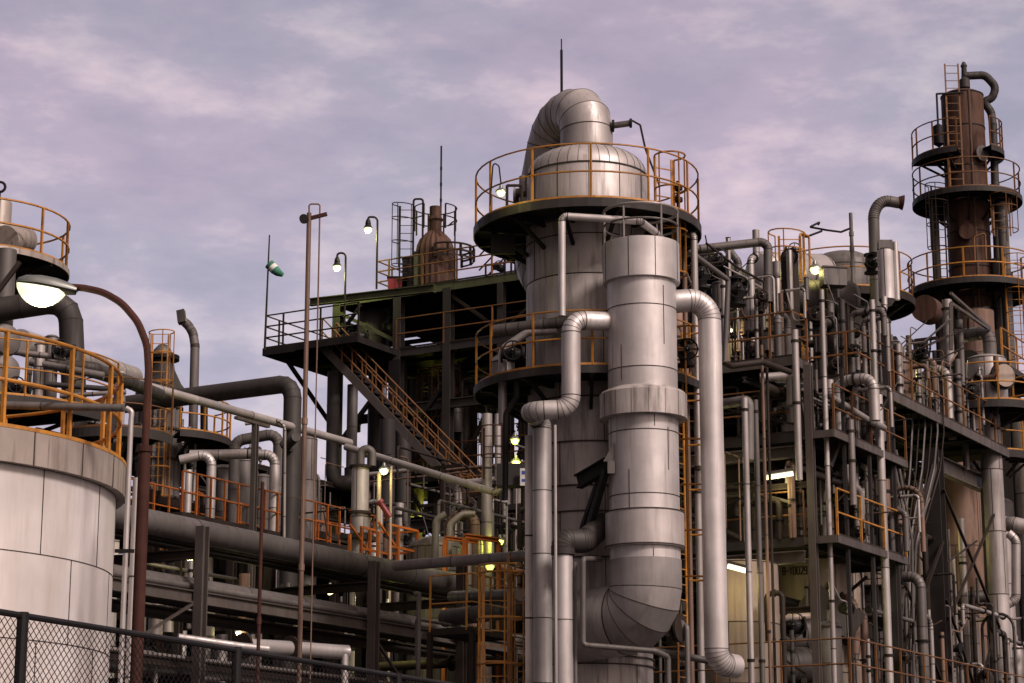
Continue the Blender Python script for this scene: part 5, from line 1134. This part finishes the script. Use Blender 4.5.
# ================================================================== rusty tower at the right
Y = 80.; T = V((at(967, 200, Y).x, Y, 0)); tr_ = .80
zA, zB2, zC = zf(149, Y-1.5), zf(186, Y-2), zf(276, Y-2.4)
t = thing('rusty_tower', 'tall rust brown tower with stacked railed platforms, right end of the skyline', 'tower', T)
mb = MB(); ztop = zf(97, Y); zs_ = [zf(y, Y) for y in (330, 300, 270, 235, 205, 170, 130, 97)]
mb.lathe(T, [(.1, 0), (1.0, 0), (1.0, zf(345, Y)), (tr_, zs_[0])]+[(tr_, z) for z in zs_[1:]]+[(.65, ztop+.12), (.1, ztop+.16)], 'rust_shell', 40, [.5,.4,.6,.7,.4,.2,.6,.3,.5,.7,.5,.5,.5]); mb.build('shell', t)
mb = MB(); 
for z in zs_: mb.lathe(T, [(tr_-.02, z-.02), (tr_+.02, z-.02), (tr_+.02, z+.02), (tr_-.02, z+.02)], 'black_iron', 36)
mb.bar(setz(T, 12)+V((.1,-tr_-.02,0)), setz(T, ztop)+V((.1,-tr_-.02,0)), .05, .05, 'rust_light'); mb.build('hoops', t)
round_platform(t, T, zB2, tr_+.03, 2.02, rail_mt='brown_orange', brackets=9, h=1.15, step=1.4, rr=.032, edgeh=.18, drop=.8)
round_platform(t, T, zC, tr_+.03, 2.35, rail_mt='amber_paint', brackets=9, h=1.15, step=1.4, rr=.035, edgeh=.2, drop=.9)
round_platform(t, T, zA, tr_+.03, 1.98, 165, 250, rail_mt='brown_orange', brackets=3, h=1.15, step=.9, rr=.032)
round_platform(t, T, zA+.25, tr_+.03, 1.45, -60, 20, rail_mt='brown_orange', brackets=2, h=1.15, step=.6, rr=.032)
ladder(t, V((T.x-.55, Y-tr_-.15, zB2)), ztop+.1, V((1,0,0)), 'brown_orange', back=V((0,-1,0)), w=.5, cage=False, ext=.9)
ladder(t, V((T.x-1.35, Y-1.2, zC)), zB2+.2, V((1,0,0)), 'steel_brown', back=V((-.3,-.95,0)), w=.45, R=.42, hoop_from=1.3)
ladder(t, V((T.x+1.3, Y-1.3, zC-4.5)), zC+1.0, V((1,0,0)), 'amber_paint', back=V((0,-1,0)), w=.6, cage=True, R=.42, hoop_from=1.5)
ladder(t, V((T.x+1.0, Y-1.2, zB2-1.7)), zB2-.2, V((1,0,0)), 'brown_orange', back=V((0,-1,0)), w=.6, cage=True, R=.5, hoop_from=.1)
for a, z in ((-110, zf(165, Y)), (-105, zf(238, Y)), (-60, zf(160, Y)), (-70, zf(320, Y))):
    q = MB(); d = V((cos(radians(a)), sin(radians(a)), 0)); p = setz(T, z)+d*tr_; q.cyl(p-d*.1, p+d*.14, .24, 'rust', 16); flange(q, p+d*.16, d, .31, 'rust_shell' if a < -100 else 'clad_dull', .07); q.build('manhole', t)
t = thing('relief_valve', 'safety valve topping the rusty tower', 'valve', setz(T, ztop)); p = V((at(965, 90, Y).x, Y, ztop)); 
mb = MB(); mb.lathe(p, [(.05, ztop), (.13, ztop), (.13, zf(88, Y)), (.2, zf(88, Y)), (.2, zf(80, Y)), (.12, zf(78, Y)), (.1, zf(68, Y)), (.13, zf(66, Y)), (.05, zf(62, Y))], 'clad_old', 16); mb.build('body', t)
pts = [V((p.x, Y, zf(76, Y))), at(985, 75, Y), at(996, 87, Y), at(992, 99, Y), at(983, 101, Y), at(991, 112, Y), at(993, 125, Y), setz(at(993, 200, Y), 20), setz(at(993, 200, Y), 0)]
pipe('brown hooked pipe curling from the tower top and running down its right side', pts, .155, 'clad_old', name='overhead_pipe', n=14, br=.35, seam=2.5)
p = at(1007, 300, Y-.9); pipe('tall pale riser along the right side of the rusty tower', [setz(p, zB2-.3), setz(p, 0)], .2, 'clad_dull', name='riser_pipe', seam=3, n=16)
p = at(998, 300, Y-.4); pipe('ribbed riser with fittings between the rusty tower and the tall pale riser', [setz(p, zC+1.2), setz(p, 0)], .16, 'clad_dull', name='riser_pipe', seam=1, n=14)
p = at(936, 250, Y-.6); pipe('dark riser along the left side of the rusty tower', [setz(p, zB2-.3), setz(p, 6)], .16, 'steel_brown', name='riser_pipe', n=12)
mb = MB(); p = at(938, 124, Y-1); mb.tube([p+UP*-1.1, p+UP*1.2, p+UP*1.2+V((1.0,0,.05))], .04, 'steel_dark', 6, br=.02); mb.lathe(p, [(.05, p.z-.9), (.2, p.z-.8), (.2, p.z-.1), (.05, p.z)], 'black_iron', 14); solo(mb, 'davit_arm', 'dark lifting davit on the top left platform of the rusty tower', 'davit')
pipe('orange hose coil frame on the right side of the rusty tower', [at(975, 262, Y-1.2), at(974, 237, Y-1.2), at(985, 233, Y-1.2), at(986, 260, Y-1.2)], .04, 'brown_orange', name='hose_reel', cat='hose reel')

# cluster below the tower: pale drum with a manhole disc
Y = 62; p = at(988, 390, Y)
t = vessel('pale vessel with a big round manhole cover, near the right picture edge', p, zf(402, Y), zf(360, Y), .56, 'clad', name='manhole_vessel', seam=.7, dome=.25)
mb = MB(); d = V((.35,-.93,0)); q = at(1003, 376, Y-.8); mb.cyl(q-d*.5, q+d*.02, .26, 'clad_dull', 20); flange(mb, q, d, .40, 'black_iron', .08, 24); flange(mb, q+d*.07, d, .33, 'vessel_cream', .08, 24); mb.build('manhole_cover', t)
t = thing('round_landing', 'dark round landing under the vessel with the manhole cover', 'landing', setz(p, zf(402, Y)))
round_platform(t, p, zf(402, Y-1), .2, 1.35, rail_mt='amber_paint', brackets=6, h=1.1, step=1.1, rr=.028)
vessel('dull vessel body holding the landing below the manhole cover', p, 0, zf(404, Y)-.15, .3, 'clad', name='vessel', seam=1.6)
pipe('wide pale elbow pipe leading left from above the manhole vessel', [at(960, 336, 63), at(989, 332, 62), setz(at(989, 345, 62), zf(362, 62))], .2, 'clad_dull', name='elbow_pipe', br=.35, seam=.6, n=18)
vessel('pale stained vessel behind the slanting truss at the tower foot', at(977, 340, 75), 0, zf(312, 75), .62, 'rust_light', name='stained_vessel', seam=1.5, dome=.05)
mb = MB(); 
for o in (0, .28): mb.bar(at(951, 303, 59)+UP*o, at(990, 330, 62)+UP*o*.2, .07, .08, 'steel_pale')
mb.bar(at(951, 303, 59), at(951, 350, 59), .1, .1, 'steel_pale'); mb.bar(at(953, 330, 59), at(990, 330, 62), .06, .06, 'steel_dark'); mb.bar(at(968, 318, 60.2), at(968, 330, 60.4), .05, .05, 'steel_dark')
solo(mb, 'slanting_truss', 'pale slanting double beam bracket left of the manhole vessel', 'bracket')
mb = MB(); p = at(924, 308, 66); mb.cyl(p, p+V((.3,.5,0)), .42, 'rust_shell', 28); solo(mb, 'blind_disc', 'big brownish round blind disc behind the upper walkway pipes', 'disc')
t = thing('round_landing', 'amber railed round landing below the walkway end at the right', 'landing', at(1000, 460, 63))
Q = at(992, 458, 64.5); round_platform(t, Q, zf(448, 63), .5, 1.2, 200, 380, rail_mt='amber_paint', brackets=4, h=1.2, step=.7, rr=.03)
F5 = Frame('short high steel frame between the tower and the upper walkway', at(1005, 400, 66), 'steel_frame', 'steel_grey')
F5.column(0, 0, zf(330, 66), .3); F5.deck(-1.5, 3, -.5, 3, zf(374, 66), eh=.2); F5.rail([(-1.5, -.45), (3, -.45)], zf(374, 66), 'amber_paint', h=1.1, r=.035)
pipe('wide elbow pipe leaving the grooved vessel for the picture edge', [at(990, 524, 63), at(1012, 524, 62.5), at(1030, 528, 62.3)], .22, 'clad', name='elbow_pipe', seam=.5, n=18)
pipe('small crooked pipe below the wide elbow pipe at the picture edge', [at(1008, 533, 62), at(1016, 540, 62), at(1016, 600, 62), at(1004, 606, 62)], .13, 'clad', name='crooked_pipe', seam=.6, br=.25)
pipe('brown level pipe through the cross bracing behind the broad columns', [at(930, 600, 63), at(988, 596, 63.5)], .18, 'clad_old', name='level_pipe', seam=.8)
pipe('pale thin brace pipe slanting behind the cross bracing', [at(950, 606, 62), at(978, 616, 63)], .06, 'vessel_cream', name='level_pipe')
pipe('pale stub riser with a cap behind the cross bracing', [setz(at(973, 620, 63), 0), at(973, 617, 63)], .15, 'clad', name='stub_riser', seam=.8)
for (lb, pts, r) in (('grey duct box slanting right of the lettered vessel', [at(825, 612, 53.5), at(832, 625, 53.5)], .38),):
    mb = MB(); mb.bar(pts[0]-V((.5,0,-.4)), pts[1]+V((.6,0,-.1)), .6, .75, 'clad_dull'); solo(mb, 'duct_box', lb, 'duct')
pipe('pale pipe elbow running level before the lettered vessel foot', [setz(at(774, 640, 51), 0), at(774, 619, 51), at(816, 616, 51.5)], .09, 'vessel_cream', name='elbow_pipe', br=.15, seam=1.)
valve(at(790, 627, 51.3), (1,0,0), 'black valve cluster at the foot of the lettered vessel', 1.5)
hvessel('horizontal drum low before the lettered vessel', at(772, 636, 52.5), at(812, 634, 53), .42, 'clad_dull')
hvessel('dark horizontal drum at the bottom between the risers', at(760, 668, 51.5), at(805, 666, 52), .45, 'clad_old')

# ================================================================== dense process piping, object by object
ORD = 'first second third fourth fifth sixth seventh eighth ninth tenth eleventh twelfth thirteenth fourteenth fifteenth sixteenth seventeenth eighteenth nineteenth twentieth'.split()
PEND = {}
TW = {'clad': 'pale silver', 'clad_clean': 'bright silver', 'clad_dull': 'dull grey', 'clad_old': 'dark grey', 'steel_brown': 'brown', 'rust_light': 'rusty', 'galvanised': 'galvanised', 'vessel_cream': 'cream', 'steel_dark': 'black', 'rust': 'dark red'}
def pend(o, mt, kind, place, cat, p): PEND.setdefault((TW[mt], kind, place), []).append((pxof(V(p)), o, cat))
def flush():
    for (tw, kind, place), L_ in PEND.items():
        L_.sort(key=lambda x: x[0]); k = len(L_)
        for i, (px, o, cat) in enumerate(L_):
            w_ = 'the only ' if k == 1 else ('left one of two ' if i == 0 else 'right one of two ') if k == 2 else (ORD[i] if i < 20 else ORD[i-20]+' past the twentieth')+' from left, '
            o['label'] = (w_+('%s %s %s' % (tw, kind, place))).strip(); o['category'] = cat
            if k > 2: o['group'] = '%s items %s' % (kind, place)
            if '_w' in o: del o['_w']
def cluster(place, P, ar, br_, zlo, zhi, counts, seed, mats=('clad', 'clad_dull', 'clad_dull', 'clad_old', 'steel_brown', 'rust_light', 'galvanised'), rmul=1., hvar=(.35, 1.)):
    r_ = random.Random(seed); U = r_.uniform; H = zhi-zlo
    for kind, cnt in counts.items():
        for i in range(cnt):
            m_ = r_.choice(mats); a, b = U(*ar), U(*br_); p = P(a, b, zlo); h = H*U(*hvar); r = r_.choice((.03, .04, .05, .06, .08, .1, .13))*rmul
            dd = r_.choice((GA, -GA, GB, -GB)); mb = MB()
            if kind == 'riser':
                mb.tube([p, p+UP*h], r, m_, 12, seam=1.3); 
                for z in (U(.2,.5), U(.6,.95)): mb.cyl(p+UP*h*z, p+UP*(h*z+.06), r*1.3, 'black_iron', 12)
                pend(mb.build('riser_pipe'), m_, 'riser', place, 'pipe', p)
            elif kind == 'bent pipe':
                L1 = U(.2, 1.1); e = p+UP*h
                mb.tube([p, e, e+dd*L1]+([e+dd*L1+UP*U(.3, .8)] if r_.random() < .3 else [e+dd*L1-UP*h*U(.3, .9)]), r, m_, 12, br=r*2.2, seam=1.2)
                flange(mb, p+UP*h*.5, UP, r*1.45, t=.04); flange(mb, e+dd*L1*.5, dd, r*1.45, t=.04); pend(mb.build('bent_pipe'), m_, kind, place, 'pipe', p)
            elif kind == 'pipe loop':
                w_ = U(.35, .9); mb.tube([p, p+UP*h, p+UP*h+dd*w_, p+UP*h*.1+dd*w_], r*.8, m_, 12, br=w_*.45, seam=1.5); pend(mb.build('pipe_loop'), m_, kind, place, 'pipe', p)
            elif kind == 'level pipe':
                L1 = U(2., 5.); d2 = GA if r_.random() < .6 else GB; z = UP*H*U(.55, .97); q0, q1 = p+z, p+z+d2*L1*(1 if a < sum(ar)/2 or d2 is GB else -1)
                mb.tube([q0, q1, q1-UP*U(.3, 1.)], r*.9, m_, 12, br=r*2, seam=1.2); flange(mb, q0, d2, r*1.5); flange(mb, (q0+q1)/2, d2, r*1.5); pend(mb.build('level_pipe'), m_, kind, place, 'pipe', p)
            elif kind == 'canister':
                R = U(.13, .36)*rmul; hh = min(H*.8, U(.8, 2.2)); prof = [(.05, p.z), (R, p.z), (R, p.z+hh), (R*.9, p.z+hh+R*.2), (R*.55, p.z+hh+R*.38), (.07, p.z+hh+R*.45), (.07, p.z+hh+R*.45+.25), (.02, p.z+hh+R*.45+.25)]
                mb.lathe(p, prof, m_, 22, [random.random() for _ in prof[1:]]); 
                for z in (.02, .5, .98): mb.lathe(p, [(R-.01, p.z+hh*z), (R+.02, p.z+hh*z), (R+.02, p.z+hh*z+.04), (R-.01, p.z+hh*z+.04)], 'seam', 22)
                pend(mb.build('canister'), m_, kind, place, 'canister', p)
            elif kind == 'post':
                w2 = U(.07, .12); e = p+UP*h; mb.bar(p, e, w2, w2, 'steel_brown', up=GA); mb.bar(e-dd*U(.3,.8), e+dd*U(.2, .6), w2, w2*.8, 'steel_brown'); mb.bar(p+UP*h*.6, e+dd*.15-UP*.03, .04, .04, 'steel_brown'); pend(mb.build('support_post'), 'steel_brown', 'support post', place, 'post', p)
            elif kind == 'conduit':
                rr_ = U(.012, .028); e = p+UP*h; mb.tube([p, e, e+dd*U(.2, 1.2)]+([] if r_.random() < .5 else [e+dd*1.3+UP*U(.2, .8)]), rr_, m_, 6, br=.12); pend(mb.build('conduit'), m_, kind, place, 'conduit', p)
            elif kind == 'valve':
                t_ = valve(p+UP*U(.3, H*.7), (0,0,1) if r_.random() < .4 else GA, '', U(.5, .95), r_.choice(('black_iron', 'black_iron', 'steel_brown'))); pend(t_, 'steel_dark', 'handwheel valve', place, 'valve', p)
                zc = V(t_.location); mbp = MB(); 
            elif kind == 'box':
                s1, s2 = U(.25, .6), U(.3, .8); z0_ = U(.2, 1.2); mb.box(p+UP*(z0_+s2/2), s1, .22, s2, m_, GA); mb.box(p+UP*(z0_+s2+.02), s1*1.1, .28, .04, 'steel_dark', GA); mb.bar(p, p+UP*z0_, .06, .06, 'steel_dark', up=GA); pend(mb.build('control_box'), m_, 'control box', place, 'box', p)
aa = aE
cluster('on the upper walkway', R_.P, (aw+.2, aa-.4), (.1, 1.5), zT, zT+2.6, {'post': 6, 'riser': 12, 'bent pipe': 16, 'canister': 6, 'valve': 14, 'box': 4, 'pipe loop': 7, 'conduit': 12}, 21, hvar=(.4, 1))
cluster('behind the upper walkway', R_.P, (2.5, aa), (1.8, 6), zT, zT+3.6, {'post': 8, 'riser': 12, 'bent pipe': 14, 'canister': 9, 'level pipe': 9, 'pipe loop': 6, 'valve': 6, 'conduit': 8}, 22, rmul=1.3)
cluster('on the top balcony', R_.P, (.1, 1.2), (.8, 5), zT, zT+2.3, {'riser': 7, 'bent pipe': 12, 'valve': 11, 'pipe loop': 5, 'canister': 4, 'box': 3, 'conduit': 9}, 23)
cluster('behind the top balcony', R_.P, (1.4, 4), (2, 8), zT, zT+2.9, {'riser': 4, 'bent pipe': 8, 'canister': 6, 'level pipe': 5, 'valve': 4}, 24, rmul=1.5)
cluster('under the walkway, front row', R_.P, (.2, 5), (-.4, 1.4), zM, zT-.4, {'post': 6, 'riser': 14, 'bent pipe': 16, 'canister': 6, 'valve': 14, 'level pipe': 8, 'box': 4, 'pipe loop': 6, 'conduit': 8}, 25)
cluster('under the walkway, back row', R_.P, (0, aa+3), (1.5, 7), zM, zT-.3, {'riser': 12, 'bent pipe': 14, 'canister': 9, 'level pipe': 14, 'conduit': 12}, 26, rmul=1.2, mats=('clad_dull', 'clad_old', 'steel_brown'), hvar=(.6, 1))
cluster('on the middle storey', R_.P, (2.8, 5.2), (-.4, 1.5), zL, zM-.3, {'riser': 8, 'bent pipe': 12, 'canister': 3, 'valve': 9, 'level pipe': 5, 'pipe loop': 6, 'conduit': 10}, 27)
cluster('before the broad right columns', R_.P, (5.5, aa), (.2, 2.2), zB, zT-1.5, {'riser': 18, 'conduit': 22, 'bent pipe': 4, 'post': 2}, 61, mats=('clad', 'clad_dull', 'steel_brown', 'galvanised'), hvar=(.5, 1))
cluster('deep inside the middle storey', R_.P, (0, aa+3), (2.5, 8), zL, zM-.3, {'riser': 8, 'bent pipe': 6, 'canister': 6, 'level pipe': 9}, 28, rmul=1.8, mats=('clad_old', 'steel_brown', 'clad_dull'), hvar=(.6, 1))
cluster('on the lower storey', R_.P, (2.5, aa), (-.9, 1.5), zB-.3, zL-.4, {'riser': 12, 'bent pipe': 16, 'valve': 14, 'canister': 4, 'level pipe': 8, 'pipe loop': 7, 'conduit': 12}, 29)
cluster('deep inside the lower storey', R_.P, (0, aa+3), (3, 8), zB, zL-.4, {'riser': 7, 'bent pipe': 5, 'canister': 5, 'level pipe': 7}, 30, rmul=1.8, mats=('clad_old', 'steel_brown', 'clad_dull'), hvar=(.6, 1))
cluster('at the balcony bay foot', R_.P, (-1.3, .2), (.2, 4.5), zB-.2, zB+2, {'bent pipe': 6, 'valve': 5, 'riser': 3, 'canister': 2}, 31)
cluster('under the top balcony', R_.P, (.2, 1.6), (.6, 5), zM, zT-.4, {'bent pipe': 7, 'level pipe': 8, 'valve': 6, 'riser': 4}, 32, mats=('clad_old', 'steel_brown', 'clad_dull'))
# stair building interior
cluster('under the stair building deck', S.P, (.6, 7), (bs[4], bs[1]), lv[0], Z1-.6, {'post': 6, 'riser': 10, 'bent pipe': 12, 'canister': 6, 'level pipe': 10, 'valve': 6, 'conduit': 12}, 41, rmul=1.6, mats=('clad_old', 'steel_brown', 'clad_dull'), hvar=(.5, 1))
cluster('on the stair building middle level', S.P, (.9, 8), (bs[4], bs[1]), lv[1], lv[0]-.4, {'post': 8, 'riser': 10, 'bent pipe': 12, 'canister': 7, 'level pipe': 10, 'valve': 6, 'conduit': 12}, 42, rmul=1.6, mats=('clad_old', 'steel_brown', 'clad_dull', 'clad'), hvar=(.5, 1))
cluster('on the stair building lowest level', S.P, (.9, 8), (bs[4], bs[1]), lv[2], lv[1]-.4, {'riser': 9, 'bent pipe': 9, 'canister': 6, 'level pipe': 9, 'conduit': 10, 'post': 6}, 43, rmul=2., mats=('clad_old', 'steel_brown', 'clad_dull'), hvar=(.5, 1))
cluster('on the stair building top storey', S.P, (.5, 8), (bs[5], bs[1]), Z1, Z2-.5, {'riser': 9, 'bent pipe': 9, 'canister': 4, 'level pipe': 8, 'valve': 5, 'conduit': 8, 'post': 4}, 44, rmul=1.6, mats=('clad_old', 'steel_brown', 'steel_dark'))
cluster('on the stair building roof', S.P, (0, 3), (bs[5], sb(455, Z2)), Z2, Z2+1., {'bent pipe': 4, 'valve': 3, 'box': 3}, 45, rmul=1., mats=('clad_old', 'steel_brown', 'steel_dark'))
# behind the orange walkway and rack
F6 = Frame('low dark steel frame filling the view behind the orange walkway', at(120, 500, 66), 'steel_frame', 'steel_brown')
z6 = zf(500, 66); w6 = 22
for z in (z6, z6-3.4, z6-6.4): F6.deck(0, w6, -1.5, 6, z, eh=.3)
for a in (0, 5.5, 11, 16.5, 22): F6.column(a, -1.3, z6+.2, .3); F6.column(a, 6, z6+.2, .3)
for b_ in (1.5, 3.5, 5.5):
    for z_ in (1.3, 2.5): F6.beam((0, b_, z6+z_), (w6, b_, z6+z_), .16, .1, 'steel_brown')
    F6.rail([(0, b_-.2), (w6, b_-.2)], z6, 'brown_orange' if b_ > 2 else 'orange_paint', h=1.1, r=.03, step=1.2, toe=False)
    for a_ in range(0, 22, 3): F6.column(a_+b_*.3, b_, z6+2.5, .14, z6, 'steel_grey')
F6.deck(3, w6, 1.5, 5.5, z6+2.6, eh=.16)
cluster('on top of the low frame', F6.P, (3, 16), (1.5, 5), z6+2.6, z6+4, {'bent pipe': 8, 'canister': 5, 'valve': 5, 'conduit': 7}, 71, rmul=1., mats=('clad', 'clad_dull', 'galvanised'))
cluster('standing behind the orange walkway', F6.P, (0, 16), (-1.2, 5), z6, z6+2.6, {'post': 9, 'riser': 14, 'bent pipe': 14, 'canister': 9, 'valve': 9, 'pipe loop': 10, 'box': 6, 'conduit': 18}, 51, rmul=1.)
cluster('below the orange walkway', F6.P, (0, 18), (-3, 0), z6-3.4, z6-.5, {'riser': 9, 'bent pipe': 9, 'canister': 6, 'level pipe': 9, 'valve': 5}, 52, rmul=1.6, mats=('clad_old', 'steel_brown', 'clad_dull'))
cluster('between the two wide rack pipes', RK.P, (0, LR), (3, 6), zbm, zp1+.2, {'riser': 8, 'bent pipe': 8, 'canister': 5, 'level pipe': 6, 'valve': 6}, 53, rmul=1.3)
cluster('below the rack beam behind the fence', RK.P, (0, LR), (.3, 5), 3.2, zbm-.3, {'riser': 8, 'bent pipe': 9, 'canister': 4, 'level pipe': 5, 'valve': 6}, 54, rmul=1.2)
cluster('between the slim pale vessel and the standpipes', lambda a, b, z: at(400, 500, 63).xy.to_3d()+GA*a+GB*b+UP*z, (0, 5), (-3.5, 2), 8.5, 13.5, {'riser': 10, 'bent pipe': 12, 'canister': 4, 'valve': 8, 'level pipe': 10, 'conduit': 16, 'post': 8}, 72, rmul=1., mats=('clad_dull', 'clad_old', 'steel_brown', 'clad', 'rust_light'), hvar=(.3, 1))
cluster('in front of the stair building foot', lambda a, b, z: at(390, 560, 60).xy.to_3d()+GA*a+GB*b+UP*z, (0, 7), (-2.5, 2), 6.5, 11.5, {'post': 8, 'riser': 10, 'bent pipe': 12, 'canister': 5, 'valve': 9, 'level pipe': 6, 'box': 3, 'conduit': 12}, 55, rmul=1.1)
cluster('by the orange ladder tower foot', lambda a, b, z: at(470, 640, 49).xy.to_3d()+GA*a+GB*b+UP*z, (0, 6), (-2, 1.5), 3., 7., {'bent pipe': 6, 'valve': 6, 'level pipe': 4, 'riser': 3}, 56)
cluster('by the front duct foot', lambda a, b, z: at(690, 640, 46).xy.to_3d()+GA*a+GB*b+UP*z, (-.6, 1.5), (-.6, 1.5), 2., 6.5, {'bent pipe': 4, 'valve': 3, 'riser': 3}, 57)
cluster('at the rusty tower foot', F5.P, (-2, 5), (0, 5), 8, zf(352, 66), {'riser': 5, 'bent pipe': 5, 'canister': 4, 'level pipe': 3}, 58, rmul=1.8, mats=('clad', 'clad_dull', 'clad_old', 'rust_light'), hvar=(.6, 1))
cluster('on the upper walkway outer edge', R_.P, (aw, aa), (-.22, .5), zT, zT+2.4, {'riser': 14, 'conduit': 14, 'bent pipe': 10, 'valve': 8}, 62, mats=('clad', 'clad', 'clad_dull', 'galvanised', 'rust_light'), rmul=.8)
cluster('above the round skyline landing side', R_.P, (.5, 5), (2, 5.5), zT+1., zT+3.2, {'bent pipe': 10, 'valve': 8, 'conduit': 10, 'level pipe': 6}, 63, rmul=.9)
cluster('hanging at the left bay of the right structure', R_.P, (-.3, .1), (.3, 5), zL, zM-.3, {'conduit': 8, 'riser': 5, 'bent pipe': 5}, 64, rmul=.7, mats=('clad_dull', 'steel_brown', 'rust_light'))
flush()
# added far building, invented to close sky gaps with a dark background
F7 = Frame('added far dark building closing sky gaps behind the whole plant', at(560, 400, 100), 'added_far_building', 'steel_brown')
for z in (4, 7, 10, 13, 16): F7.deck(0, 26, -22, 38, z+.0, eh=.5, joists=False)
for b in range(-22, 39, 6): F7.column(0, b, 16, .5); F7.column(14, b, 16, .5); F7.column(26, b, 16, .5)
mb = MB(); mb.obox(F7.P(20, 8, 8), GA*.2, GB*30, UP*8, 'steel_brown'); mb.build('added_back_wall', F7.t)
